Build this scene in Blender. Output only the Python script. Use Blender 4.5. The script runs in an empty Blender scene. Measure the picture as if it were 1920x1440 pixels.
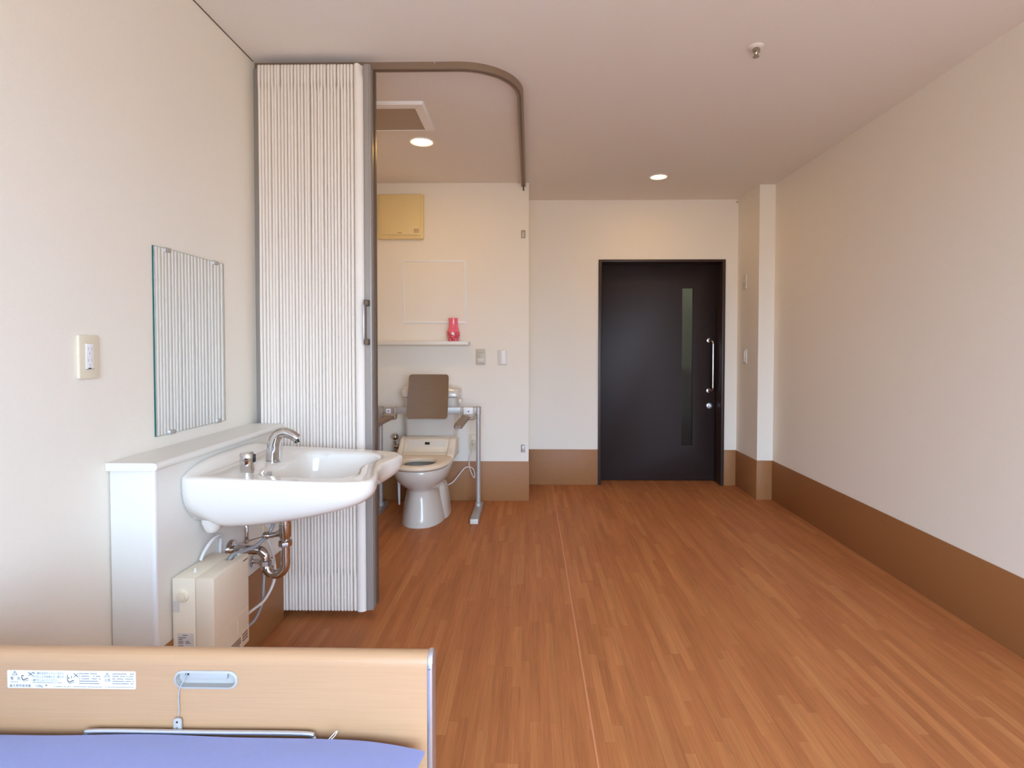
import bpy, bmesh, math, random
from mathutils import Vector, Matrix, Quaternion

random.seed(7)
R = math.radians
PI = math.pi
scene = bpy.context.scene
col = scene.collection

# ------------------------------------------------------------------ room dimensions (metres)
H = 2.45                     # ceiling height
XL, XR = -1.2195, 1.8991     # left and right walls
YW = -1.30                   # window wall, behind the camera
YT, YB, YP = 4.277, 4.788, 4.349   # toilet wall, door wall, pillar face
XT, XP = -0.0076, 1.7776     # toilet wall edge, pillar side
BB = 0.3075                  # height of the brown vinyl skirting
LX = -1.085                  # room-side face of the boxed ledge

# ------------------------------------------------------------------ camera
cam_d = bpy.data.cameras.new('camera')
cam = bpy.data.objects.new('camera', cam_d)
col.objects.link(cam)
pitch, yaw, roll = 0.0247, 0.0168, 0.0008
fw = Vector((-math.sin(yaw) * math.cos(pitch), math.cos(yaw) * math.cos(pitch), -math.sin(pitch)))
ri = Vector((math.cos(yaw), math.sin(yaw), 0))
up = ri.cross(fw)
ri, up = ri * math.cos(roll) + up * math.sin(roll), up * math.cos(roll) - ri * math.sin(roll)
m3 = Matrix((ri, up, -fw)).transposed()
cam.matrix_world = Matrix.Translation((0, 0, 1.1969)) @ m3.to_4x4()
cam_d.sensor_width = 36.0
cam_d.lens = 1040 / 1920 * 36.0
cam_d.shift_x = (960 - 975.78) / 1920
cam_d.shift_y = (675.42 - 720) / 1920
cam_d.clip_start = 0.02
scene.camera = cam

# ------------------------------------------------------------------ sky, daylight, exposure
w = bpy.data.worlds.new('overcast_sky')
scene.world = w
w.use_nodes = True
nt = w.node_tree
nt.nodes.clear()
o_ = nt.nodes.new('ShaderNodeOutputWorld')
b_ = nt.nodes.new('ShaderNodeBackground')
tc = nt.nodes.new('ShaderNodeTexCoord')
sx = nt.nodes.new('ShaderNodeSeparateXYZ')
rp = nt.nodes.new('ShaderNodeValToRGB')
mr = nt.nodes.new('ShaderNodeMapRange')
mr.inputs['From Min'].default_value = -1
mr.inputs['From Max'].default_value = 1
nt.links.new(tc.outputs['Generated'], sx.inputs[0])
nt.links.new(sx.outputs['Z'], mr.inputs['Value'])
nt.links.new(mr.outputs[0], rp.inputs[0])
nt.links.new(rp.outputs[0], b_.inputs[0])
nt.links.new(b_.outputs[0], o_.inputs[0])
e = rp.color_ramp.elements
e[0].position = 0.0
e[0].color = (0.25, 0.24, 0.22, 1)
e[1].position = 1.0
e[1].color = (0.85, 1.22, 1.76, 1)
k = e.new(0.47); k.color = (0.27, 0.262, 0.24, 1)
k = e.new(0.53); k.color = (0.545, 0.77, 1.07, 1)
b_.inputs[1].default_value = 16.0

# the window opening behind the camera guides the sky light into the room
WX0, WX1, WZ1 = -0.60, 1.76, 2.08
pl = bpy.data.lights.new('window_portal', 'AREA')
pl.shape = 'RECTANGLE'
pl.size, pl.size_y = WX1 - WX0, WZ1 - 0.02
pl.cycles.is_portal = True
po = bpy.data.objects.new('window_portal', pl)
po.location = ((WX0 + WX1) / 2, YW - 0.05, WZ1 / 2)
po.rotation_euler = (R(90), 0, 0)       # faces +Y, into the room
col.objects.link(po)

vs = scene.view_settings
scene.display_settings.display_device = 'sRGB'
vs.view_transform = 'Standard'
vs.look = 'None'
vs.gamma = 1.0
vs.exposure = 0.12
vs.use_curve_mapping = False
scene.cycles.max_bounces = 14
scene.cycles.diffuse_bounces = 8
scene.cycles.glossy_bounces = 5
scene.cycles.transmission_bounces = 8

LAMP_W = 3.5
LAMP_C = (1.0, 0.58, 0.15)


# ------------------------------------------------------------------ materials
def srgb(r, g, b):
    f = lambda c: c / 12.92 if c <= 0.04045 else ((c + 0.055) / 1.055) ** 2.4
    return (f(r / 255), f(g / 255), f(b / 255))


def mat(name, c, rough=0.5, metal=0.0, var=0.03, scale=12.0, bump=0.0, bscale=250.0, coat=0.0,
        stretch=(1, 1, 1), trans=0.0, ior=1.45, emit=None, estr=0.0, spec=0.5, sss=0.0, alpha=1.0):
    m = bpy.data.materials.new(name)
    m.use_nodes = True
    n, l = m.node_tree.nodes, m.node_tree.links
    p = n['Principled BSDF']
    tc = n.new('ShaderNodeTexCoord')
    mp = n.new('ShaderNodeMapping')
    mp.inputs['Scale'].default_value = stretch
    l.new(tc.outputs['Object'], mp.inputs[0])
    ns = n.new('ShaderNodeTexNoise')
    ns.inputs['Scale'].default_value = scale
    ns.inputs['Detail'].default_value = 4
    l.new(mp.outputs[0], ns.inputs['Vector'])
    mx = n.new('ShaderNodeMix')
    mx.data_type = 'RGBA'
    mx.inputs[6].default_value = tuple(min(1, x * (1 - var)) for x in c) + (1,)
    mx.inputs[7].default_value = tuple(min(1, x * (1 + var)) for x in c) + (1,)
    l.new(ns.outputs[0], mx.inputs[0])
    l.new(mx.outputs[2], p.inputs['Base Color'])
    p.inputs['Roughness'].default_value = rough
    p.inputs['Metallic'].default_value = metal
    p.inputs['Coat Weight'].default_value = coat
    p.inputs['Coat Roughness'].default_value = 0.08
    p.inputs['Transmission Weight'].default_value = trans
    p.inputs['IOR'].default_value = ior
    p.inputs['Specular IOR Level'].default_value = spec
    if sss:
        p.inputs['Subsurface Weight'].default_value = sss
        p.inputs['Subsurface Radius'].default_value = (0.01, 0.006, 0.004)
    if emit:
        p.inputs['Emission Color'].default_value = tuple(emit) + (1,)
        p.inputs['Emission Strength'].default_value = estr
    if bump:
        nb = n.new('ShaderNodeTexNoise')
        nb.inputs['Scale'].default_value = bscale
        nb.inputs['Detail'].default_value = 3
        l.new(mp.outputs[0], nb.inputs['Vector'])
        bp = n.new('ShaderNodeBump')
        bp.inputs['Strength'].default_value = bump
        bp.inputs['Distance'].default_value = 0.002
        l.new(nb.outputs[0], bp.inputs['Height'])
        l.new(bp.outputs[0], p.inputs['Normal'])
    return m


M = {}
M['wall'] = mat('wallpaper', (0.825, 0.77, 0.67), 0.85, var=0.015, scale=90, bump=0.25, bscale=420)
M['ceiling'] = mat('ceiling_paper', (0.80, 0.75, 0.685), 0.9, var=0.015, scale=90, bump=0.2, bscale=380)
M['skirting'] = mat('brown_vinyl_skirting', srgb(156, 106, 62), 0.5, var=0.10, scale=30, bump=0.15, bscale=300, stretch=(1, 1, 8))
M['ledge'] = mat('white_laminate', (0.76, 0.735, 0.67), 0.35, var=0.01, scale=30)
M['ceramic'] = mat('white_ceramic', (0.81, 0.765, 0.69), 0.08, var=0.005, scale=5, coat=0.5)
M['toilet'] = mat('ivory_ceramic', srgb(208, 200, 188), 0.12, var=0.01, scale=5, coat=0.4)
M['seat'] = mat('ivory_plastic', srgb(230, 212, 186), 0.3, var=0.015, scale=15)
M['washlet'] = mat('pale_ivory_plastic', srgb(226, 214, 194), 0.35, var=0.015, scale=15)
M['heater'] = mat('cream_painted_steel', srgb(240, 230, 208), 0.4, var=0.01, scale=20)
M['heater2'] = mat('cream_plastic', srgb(232, 220, 198), 0.45, var=0.01, scale=20)
M['cream'] = mat('cream_plate', srgb(228, 218, 194), 0.4, var=0.01, scale=20)
M['white'] = mat('white_plastic', (0.82, 0.82, 0.82), 0.4, var=0.01, scale=20)
M['plate'] = mat('grey_white_plastic', srgb(214, 208, 196), 0.4, var=0.01, scale=20)
M['plate2'] = mat('grey_beige_plastic', srgb(196, 188, 172), 0.4, var=0.01, scale=20)
M['vent'] = mat('yellowed_plastic', srgb(226, 204, 150), 0.45, var=0.03, scale=8)
M['chrome'] = mat('polished_chrome', (0.62, 0.61, 0.61), 0.08, 1.0, var=0.01, scale=10)
M['steel'] = mat('brushed_aluminium', (0.47, 0.44, 0.41), 0.45, 0.4, var=0.06, scale=60, stretch=(1, 1, 0.1))
M['post'] = mat('grey_anodised_post', srgb(158, 150, 142), 0.45, 0.25, var=0.04, scale=40, stretch=(8, 8, 0.2))
M['bronze'] = mat('bronze_rail', srgb(142, 120, 100), 0.4, 0.3, var=0.06, scale=30)
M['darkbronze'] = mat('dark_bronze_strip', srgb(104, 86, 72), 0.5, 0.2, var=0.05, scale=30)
M['black'] = mat('black_plastic', (0.015, 0.015, 0.016), 0.35, var=0.1, scale=20)
M['dark'] = mat('dark_recess', (0.06, 0.058, 0.055), 0.7, var=0.1, scale=20)
M['curtain'] = mat('cream_pleated_fabric', srgb(232, 223, 212), 0.85, var=0.012, scale=12)
M['door'] = mat('dark_wenge_laminate', srgb(46, 34, 31), 0.42, var=0.10, scale=60, stretch=(1, 1, 0.06), bump=0.05, bscale=200, spec=0.3)
M['doorframe'] = mat('dark_brown_frame', srgb(58, 42, 36), 0.4, var=0.08, scale=40, stretch=(1, 1, 0.1))
M['frost'] = mat('frosted_glass', (0.66, 0.70, 0.62), 0.16, var=0.02, scale=10, trans=1.0, spec=0.12)
M['mirror'] = mat('mirror_silver', (0.86, 0.90, 0.92), 0.01, 1.0, var=0.002, scale=3)
M['glassedge'] = mat('green_glass_edge', srgb(40, 92, 86), 0.2, var=0.05, scale=10)
M['board'] = mat('brown_backrest_board', srgb(126, 98, 68), 0.5, var=0.08, scale=80, stretch=(0.1, 1, 1), bump=0.05)
M['armpad'] = mat('brown_grey_armrest', srgb(136, 118, 104), 0.5, var=0.06, scale=30)
M['bracket'] = mat('taupe_bracket', srgb(176, 158, 138), 0.4, 0.3, var=0.04, scale=30)
M['vase'] = mat('pink_glass', srgb(240, 112, 134), 0.15, var=0.05, scale=30, coat=0.6, sss=0.3)
M['beech'] = mat('beech_laminate', srgb(176, 136, 100), 0.36, var=0.10, scale=16, stretch=(0.5, 4, 26), coat=0.15)
M['silver'] = mat('silver_trim', (0.62, 0.64, 0.70), 0.28, 0.85, var=0.02, scale=20)
M['silverplastic'] = mat('silver_plastic', (0.40, 0.375, 0.345), 0.4, 0.1, var=0.02, scale=20)
M['sheet'] = mat('lavender_sheet', srgb(142, 150, 196), 0.85, var=0.03, scale=60, bump=0.2, bscale=900)
M['matt'] = mat('white_ticking', (0.75, 0.75, 0.80), 0.9, var=0.03, scale=40)
M['paper'] = mat('white_label', (0.64, 0.62, 0.60), 0.4, var=0.01, scale=20)
M['ink'] = mat('grey_ink', srgb(70, 62, 60), 0.6, var=0.05, scale=20)
M['inkbrown'] = mat('brown_ink', srgb(124, 96, 84), 0.6, var=0.05, scale=20)
M['inkdark'] = mat('dark_ink', srgb(28, 28, 36), 0.6, var=0.05, scale=20)
M['red'] = mat('red_mark', srgb(142, 56, 56), 0.5, var=0.05, scale=20)
M['hose'] = mat('white_hose', srgb(226, 224, 222), 0.4, var=0.02, scale=60)
M['hosegrey'] = mat('grey_braided_hose', srgb(168, 168, 170), 0.45, 0.2, var=0.25, scale=420)
M['lens'] = mat('lamp_lens', (1, 0.95, 0.85), 0.4, var=0.01, scale=10, emit=(1.0, 0.86, 0.62), estr=7.0)
M['reflector'] = mat('lamp_reflector_glow', (0.9, 0.8, 0.6), 0.4, var=0.01, scale=10, emit=(1.0, 0.66, 0.28), estr=1.6)  # warm emission stands in for lamplight caught on the reflector edge
M['lamptrim'] = mat('lamp_trim', (0.85, 0.83, 0.8), 0.35, var=0.01, scale=10)
M['water'] = mat('bowl_water', (0.78, 0.85, 0.86), 0.03, var=0.01, scale=5)
M['brass'] = mat('sprinkler_metal', (0.45, 0.42, 0.36), 0.25, 1.0, var=0.04, scale=20)
M['weld'] = mat('vinyl_weld', srgb(208, 138, 96), 0.45, var=0.04, scale=30)
M['hall'] = mat('hallway_paint', (0.52, 0.56, 0.46), 0.8, var=0.02, scale=20)
M['halldado'] = mat('hallway_dado', (0.05, 0.05, 0.05), 0.6, var=0.05, scale=20)
M['concrete'] = mat('balcony_concrete', (0.4, 0.39, 0.37), 0.85, var=0.08, scale=8)


def grille_mat():
    m = mat('perforated_grille', srgb(150, 128, 108), 0.5, var=0.03, scale=20)
    n, l = m.node_tree.nodes, m.node_tree.links
    p = n['Principled BSDF']
    tc = n.new('ShaderNodeTexCoord')
    ck = n.new('ShaderNodeTexVoronoi')
    ck.inputs['Scale'].default_value = 110
    ck.inputs['Randomness'].default_value = 0.0
    l.new(tc.outputs['Object'], ck.inputs['Vector'])
    lt = n.new('ShaderNodeMath'); lt.operation = 'LESS_THAN'; lt.inputs[1].default_value = 0.36
    l.new(ck.outputs['Distance'], lt.inputs[0])
    mx = n.new('ShaderNodeMix'); mx.data_type = 'RGBA'
    mx.inputs[6].default_value = srgb(176, 156, 136) + (1,)
    mx.inputs[7].default_value = srgb(70, 56, 46) + (1,)
    l.new(lt.outputs[0], mx.inputs[0])
    l.new(mx.outputs[2], p.inputs['Base Color'])
    return m


M['grille'] = grille_mat()


def vase_pattern_mat():
    m = mat('pink_patterned_glass', srgb(206, 70, 92), 0.12, var=0.05, scale=30, coat=0.7)
    n, l = m.node_tree.nodes, m.node_tree.links
    p = n['Principled BSDF']
    tc = n.new('ShaderNodeTexCoord')
    v = n.new('ShaderNodeTexVoronoi'); v.inputs['Scale'].default_value = 70
    l.new(tc.outputs['Object'], v.inputs['Vector'])
    r = n.new('ShaderNodeValToRGB')
    r.color_ramp.elements[0].color = srgb(250, 178, 182) + (1,)
    r.color_ramp.elements[1].color = srgb(206, 56, 82) + (1,)
    r.color_ramp.elements[1].position = 0.6
    l.new(v.outputs['Distance'], r.inputs[0])
    l.new(r.outputs[0], p.inputs['Base Color'])
    return m


M['vasepat'] = vase_pattern_mat()


def plank_mat(name, island):
    m = bpy.data.materials.new(name)
    m.use_nodes = True
    n, l = m.node_tree.nodes, m.node_tree.links
    p = n['Principled BSDF']
    if island:
        rnd = n.new('ShaderNodeNewGeometry').outputs['Random Per Island']
    else:
        rnd = n.new('ShaderNodeObjectInfo').outputs['Random']
    pos = n.new('ShaderNodeNewGeometry').outputs['Position']
    ramp = n.new('ShaderNodeValToRGB')
    el = ramp.color_ramp.elements
    el[0].position = 0.0; el[0].color = srgb(171, 106, 63) + (1,)
    el[1].position = 1.0; el[1].color = srgb(187, 124, 75) + (1,)
    q = el.new(0.4); q.color = srgb(175, 110, 65) + (1,)
    q = el.new(0.75); q.color = srgb(181, 116, 69) + (1,)
    q = el.new(0.9); q.color = srgb(184, 120, 72) + (1,)
    l.new(rnd, ramp.inputs[0])
    mul = n.new('ShaderNodeMath'); mul.operation = 'MULTIPLY'; mul.inputs[1].default_value = 40
    l.new(rnd, mul.inputs[0])
    vm = n.new('ShaderNodeMapping'); vm.inputs['Scale'].default_value = (150, 5, 1)
    l.new(pos, vm.inputs[0])
    va = n.new('ShaderNodeVectorMath'); va.operation = 'ADD'
    l.new(vm.outputs[0], va.inputs[0]); l.new(mul.outputs[0], va.inputs[1])
    ns = n.new('ShaderNodeTexNoise'); ns.inputs['Scale'].default_value = 1.0; ns.inputs['Detail'].default_value = 5
    ns.inputs['Roughness'].default_value = 0.6
    l.new(va.outputs[0], ns.inputs['Vector'])
    mrn = n.new('ShaderNodeMapRange')
    mrn.inputs['From Min'].default_value = 0.3; mrn.inputs['From Max'].default_value = 0.7
    mrn.inputs['To Min'].default_value = 0.86; mrn.inputs['To Max'].default_value = 1.13
    l.new(ns.outputs[0], mrn.inputs[0])
    mm = n.new('ShaderNodeVectorMath'); mm.operation = 'SCALE'
    l.new(ramp.outputs[0], mm.inputs[0]); l.new(mrn.outputs[0], mm.inputs['Scale'])
    # broader soft streaks of the printed wood that run along the strips
    vm2 = n.new('ShaderNodeMapping'); vm2.inputs['Scale'].default_value = (26, 1.6, 1)
    l.new(pos, vm2.inputs[0])
    n2 = n.new('ShaderNodeTexNoise'); n2.inputs['Scale'].default_value = 1.0; n2.inputs['Detail'].default_value = 3
    l.new(vm2.outputs[0], n2.inputs['Vector'])
    mr2 = n.new('ShaderNodeMapRange')
    mr2.inputs['From Min'].default_value = 0.3; mr2.inputs['From Max'].default_value = 0.7
    mr2.inputs['To Min'].default_value = 0.90; mr2.inputs['To Max'].default_value = 1.10
    l.new(n2.outputs[0], mr2.inputs[0])
    m2 = n.new('ShaderNodeVectorMath'); m2.operation = 'SCALE'
    l.new(mm.outputs[0], m2.inputs[0]); l.new(mr2.outputs[0], m2.inputs['Scale'])
    l.new(m2.outputs[0], p.inputs['Base Color'])
    p.inputs['Roughness'].default_value = 0.52
    p.inputs['Specular IOR Level'].default_value = 0.18
    return m


M['plank'] = plank_mat('wood_strip', False)
M['plankfield'] = plank_mat('wood_strip_field', True)


# ------------------------------------------------------------------ geometry helpers
def new():
    return bmesh.new()


def box(bm, x0, x1, y0, y1, z0, z1, bev=0.0, seg=2):
    t = bmesh.new()
    bmesh.ops.create_cube(t, size=1.0)
    for v in t.verts:
        v.co = Vector(((x0 + x1) / 2 + v.co.x * (x1 - x0), (y0 + y1) / 2 + v.co.y * (y1 - y0),
                       (z0 + z1) / 2 + v.co.z * (z1 - z0)))
    if bev:
        bmesh.ops.bevel(t, geom=t.edges[:], offset=bev, segments=seg, profile=0.5, affect='EDGES')
    merge(bm, t)
    return bm


def merge(bm, t, mtx=None):
    if mtx is not None:
        bmesh.ops.transform(t, matrix=mtx, verts=t.verts)
    me = bpy.data.meshes.new('tmp')
    t.to_mesh(me)
    t.free()
    bm.from_mesh(me)
    bpy.data.meshes.remove(me)


def loft(bm, rings, cap0=True, cap1=True, closed=True):
    vv = [[bm.verts.new(Vector(p)) for p in r] for r in rings]
    n = len(rings[0])
    for a, b in zip(vv, vv[1:]):
        for i in range(n if closed else n - 1):
            j = (i + 1) % n
            bm.faces.new((a[i], a[j], b[j], b[i]))
    if cap0:
        bm.faces.new(list(reversed(vv[0])))
    if cap1:
        bm.faces.new(vv[-1])
    return bm


def smooth_path(pts, sub=6):
    P = [Vector(p) for p in pts]
    out = []
    for i in range(len(P) - 1):
        p0 = P[max(i - 1, 0)]; p1 = P[i]; p2 = P[i + 1]; p3 = P[min(i + 2, len(P) - 1)]
        for s in range(sub):
            t = s / sub
            out.append(0.5 * ((2 * p1) + (-p0 + p2) * t + (2 * p0 - 5 * p1 + 4 * p2 - p3) * t * t
                              + (-p0 + 3 * p1 - 3 * p2 + p3) * t ** 3))
    out.append(P[-1])
    return out


def tube(bm, pts, r, n=12, cap=True, sub=0, flat=1.0):
    P = smooth_path(pts, sub) if sub else [Vector(p) for p in pts]
    m = len(P)
    rr = r if isinstance(r, (list, tuple)) else [r] * m
    if len(rr) != m:
        src = rr
        rr = []
        for i in range(m):
            f = i / (m - 1) * (len(src) - 1)
            a = int(min(f, len(src) - 2)); rr.append(src[a] + (src[a + 1] - src[a]) * (f - a))
    T = []
    for i in range(m):
        d = (P[min(i + 1, m - 1)] - P[max(i - 1, 0)])
        T.append(d.normalized() if d.length > 1e-9 else Vector((0, 0, 1)))
    ref = Vector((0, 0, 1)) if abs(T[0].z) < 0.9 else Vector((0, 1, 0))
    nrm = T[0].cross(ref).normalized()
    rings = []
    for i in range(m):
        if i:
            q = T[i - 1].rotation_difference(T[i])
            nrm = (q @ nrm).normalized()
        bn = T[i].cross(nrm)
        rings.append([P[i] + (nrm * math.cos(2 * PI * k / n) + bn * flat * math.sin(2 * PI * k / n)) * rr[i] for k in range(n)])
    loft(bm, rings, cap, cap)
    return bm


def lathe(bm, prof, c, axis='z', n=32, cap0=True, cap1=True):
    rings = []
    for r, h in prof:
        ring = []
        for k in range(n):
            a = 2 * PI * k / n
            u, v = r * math.cos(a), r * math.sin(a)
            if axis == 'z':
                p = (c[0] + u, c[1] + v, c[2] + h)
            elif axis == 'x':
                p = (c[0] + h, c[1] + u, c[2] + v)
            else:
                p = (c[0] + v, c[1] + h, c[2] + u)
            ring.append(p)
        rings.append(ring)
    loft(bm, rings, cap0, cap1)
    return bm


def prism(bm, pts, axis, a, b, bev=0.0):
    """extrude a 2-D outline along an axis: 'x' takes (y,z), 'y' takes (x,z), 'z' takes (x,y)"""
    def mk(p, h):
        if axis == 'x':
            return (h, p[0], p[1])
        if axis == 'y':
            return (p[0], h, p[1])
        return (p[0], p[1], h)
    t = bmesh.new()
    loft(t, [[mk(p, a) for p in pts], [mk(p, b) for p in pts]])
    bmesh.ops.recalc_face_normals(t, faces=t.faces[:])
    if bev:
        bmesh.ops.bevel(t, geom=t.edges[:], offset=bev, segments=2, profile=0.5, affect='EDGES')
    merge(bm, t)
    return bm


def rrect(x0, x1, y0, y1, r, n=6):
    out = []
    for cx, cy, a0 in ((x1 - r, y1 - r, 0), (x0 + r, y1 - r, 90), (x0 + r, y0 + r, 180), (x1 - r, y0 + r, 270)):
        for k in range(n + 1):
            a = R(a0 + 90 * k / n)
            out.append((cx + r * math.cos(a), cy + r * math.sin(a)))
    return out


def base_of(parent):
    b = Vector((0, 0, 0))
    while parent is not None:
        b += Vector(parent.location)
        parent = parent.parent
    return b


def obj(name, bm, m, parent=None, origin=None, sharp=38, smooth=True):
    bmesh.ops.recalc_face_normals(bm, faces=bm.faces[:])
    if parent is not None:
        base = base_of(parent)
    else:
        base = Vector(origin) if origin is not None else Vector((0, 0, 0))
    bmesh.ops.translate(bm, vec=-base, verts=bm.verts)
    for f in bm.faces:
        f.smooth = smooth
    for ed in bm.edges:
        if len(ed.link_faces) == 2 and ed.calc_face_angle(0) > R(sharp):
            ed.smooth = False
    me = bpy.data.meshes.new(name)
    bm.to_mesh(me)
    bm.free()
    me.materials.append(m)
    o = bpy.data.objects.new(name, me)
    col.objects.link(o)
    if parent is not None:
        o.parent = parent
    else:
        o.location = base
    return o


def tag(o, label=None, cat=None, group=None, kind=None):
    if label: o['label'] = label
    if cat: o['category'] = cat
    if group: o['group'] = group
    if kind: o['kind'] = kind
    return o


def thing(name, label, cat, loc, group=None):
    o = bpy.data.objects.new(name, None)
    o.empty_display_size = 0.05
    o.location = loc
    col.objects.link(o)
    return tag(o, label, cat, group)


def struct(name, bm, m, parent=None, **k):
    o = obj(name, bm, m, parent, **k)
    o['kind'] = 'structure'
    return o


def text(name, s, size, m, parent, to_world, label=None, align='LEFT', sx=1.0):
    """flat lettering turned into a mesh; to_world maps text space (x right, y up) to the room"""
    cu = bpy.data.curves.new(name, 'FONT')
    cu.body = s
    cu.size = size
    cu.align_x = align
    cu.resolution_u = 2
    t = bpy.data.objects.new(name, cu)
    col.objects.link(t)
    dg = bpy.context.evaluated_depsgraph_get()
    dg.update()
    me = bpy.data.meshes.new_from_object(t.evaluated_get(dg))
    bpy.data.objects.remove(t)
    bpy.data.curves.remove(cu)
    bm = new()
    bm.from_mesh(me)
    bpy.data.meshes.remove(me)
    bmesh.ops.transform(bm, matrix=to_world @ Matrix.Diagonal((sx, 1, 1, 1)), verts=bm.verts)
    if not bm.verts:
        bm.free()
        return None
    return obj(name, bm, m, parent, smooth=False)


def front_mtx(x, y, z):          # lettering on a surface that faces the camera (-Y)
    return Matrix.Translation((x, y, z)) @ Matrix.Rotation(R(90), 4, 'X')


def side_mtx(x, y, z):           # lettering on a surface that faces +X, reading towards +Y
    return Matrix.Translation((x, y, z)) @ Matrix(((0, 0, 1, 0), (1, 0, 0, 0), (0, 1, 0, 0), (0, 0, 0, 1)))


def cut(target, cutter_bm):
    """carve a real recess: boolean difference, applied at once"""
    me = bpy.data.meshes.new('cutter')
    bmesh.ops.recalc_face_normals(cutter_bm, faces=cutter_bm.faces[:])
    bmesh.ops.translate(cutter_bm, vec=-(base_of(target.parent) if target.parent else Vector(target.location)), verts=cutter_bm.verts)
    cutter_bm.to_mesh(me)
    cutter_bm.free()
    c = bpy.data.objects.new('cutter', me)
    col.objects.link(c)
    c.parent = target.parent
    if not target.parent:
        c.location = target.location
    md = target.modifiers.new('cut', 'BOOLEAN')
    md.object = c
    md.operation = 'DIFFERENCE'
    md.solver = 'EXACT'
    dg = bpy.context.evaluated_depsgraph_get()
    dg.update()
    nm = bpy.data.meshes.new_from_object(target.evaluated_get(dg))
    target.modifiers.clear()
    old = target.data
    nm.name = old.name
    target.data = nm
    bpy.data.objects.remove(c)


# ================================================================== THE SETTING
T = 0.12
# floor slab and the printed wood strips that lie on it
floor = struct('floor', box(new(), XL - T, XR + T, YW - T, YB + 0.3, -0.08, -0.004), M['skirting'])

SW = 0.0325                                   # strip width
SEAM = 0.197                                  # weld line between the two vinyl sheets
c0 = math.floor((XL - SEAM) / SW)
c1 = math.ceil((XR - SEAM) / SW)
strips = []
for c in range(c0, c1):
    xa, xb = max(XL, SEAM + c * SW), min(XR, SEAM + (c + 1) * SW)
    if xb - xa < 0.002:
        continue
    y = YW - random.uniform(0, 0.4)
    while y < YB + 0.2:
        L = random.choice((0.28, 0.36, 0.42, 0.48, 0.55))
        ya, yb_ = max(y, YW), min(y + L, YB + 0.2)
        y += L
        if yb_ - ya < 0.02:
            continue
        if ya > YB - 0.0:                     # only the door recess goes deeper than the door wall
            if xb < 0.60 or xa > 1.66:
                continue
        strips.append((xa, xb, ya, yb_))


def score(s):
    cx, cy = (s[0] + s[1]) / 2, (s[2] + s[3]) / 2
    if cy < 1.45:
        return 0
    px, py = 998 + 1040 * cx / cy, 651 + 1040 * 1.197 / cy
    if px > 1925 or (px < 818 and py > 1222) or (cx < -0.7 and cy < 2.5) or cx < -1.1:
        return 0
    if cy > YT and cx < XT or cy > YP and cx > XP:
        return 0
    return (s[1] - s[0]) * (s[3] - s[2]) / cy ** 3


strips.sort(key=score, reverse=True)
unit = new()
box(unit, -0.5, 0.5, -0.5, 0.5, -0.5, 0.5)
um = bpy.data.meshes.new('plank')
unit.to_mesh(um)
unit.free()
um.materials.append(M['plank'])
GAP = 0.0002
for s in strips[:300]:
    o = bpy.data.objects.new('plank', um)
    dz = random.uniform(-0.00015, 0.0)
    o.location = ((s[0] + s[1]) / 2, (s[2] + s[3]) / 2, -0.002 + dz)
    o.scale = (s[1] - s[0] - GAP, s[3] - s[2] - GAP, 0.004)
    o.parent = floor
    col.objects.link(o)
vs_, fs_ = [], []
for s in strips[300:]:
    b0 = len(vs_)
    dz = random.uniform(-0.00015, 0.0)
    xa, xb, ya, yb_ = s[0] + GAP / 2, s[1] - GAP / 2, s[2] + GAP / 2, s[3] - GAP / 2
    vs_ += [(x, y, z) for z in (-0.004, dz) for x, y in ((xa, ya), (xb, ya), (xb, yb_), (xa, yb_))]
    fs_ += [tuple(b0 + i for i in f) for f in ((4, 5, 6, 7), (0, 1, 5, 4), (1, 2, 6, 5), (2, 3, 7, 6), (3, 0, 4, 7))]
me = bpy.data.meshes.new('plank_field')
me.from_pydata(vs_, [], fs_)
me.materials.append(M['plankfield'])
o = bpy.data.objects.new('plank_field', me)
o.parent = floor
o['kind'] = 'stuff'
col.objects.link(o)
bm = new()
prism(bm, [(SEAM - 0.0030, 0.0), (SEAM - 0.0016, 0.0007), (SEAM + 0.0016, 0.0007), (SEAM + 0.0030, 0.0)], 'y', YW, YB)
o = obj('weld_seam', bm, M['weld'], floor)
o['label'] = 'lighter weld line where the vinyl sheets meet'

struct('ceiling', box(new(), XL - T, XR + T, YW - T, YB + 0.3, H, H + 0.1), M['ceiling'])
struct('wall_left', box(new(), XL - T, XL, YW - T, YB + 0.3, 0, H), M['wall'])
struct('wall_right', box(new(), XR, XR + T, YW - T, YP, 0, H), M['wall'])
struct('wall_toilet', box(new(), XL, XT, YT, YB + 0.3, 0, H), M['wall'])
struct('wall_pillar', box(new(), XP, XR + T, YP, YB + 0.3, 0, H), M['wall'])
DX0, DX1, DZ = 0.596, 1.664, 1.935             # door opening
bm = new()
box(bm, XT, DX0, YB, YB + 0.22, 0, H)
box(bm, DX1, XP, YB, YB + 0.22, 0, H)
box(bm, DX0, DX1, YB, YB + 0.22, DZ, H)
struct('wall_back', bm, M['wall'])
bm = new()
box(bm, XL, WX0, YW - T, YW, 0, H)
box(bm, WX1, XR, YW - T, YW, 0, H)
box(bm, WX0, WX1, YW - T, YW, WZ1, H)
struct('wall_rear', bm, M['wall'])
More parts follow.
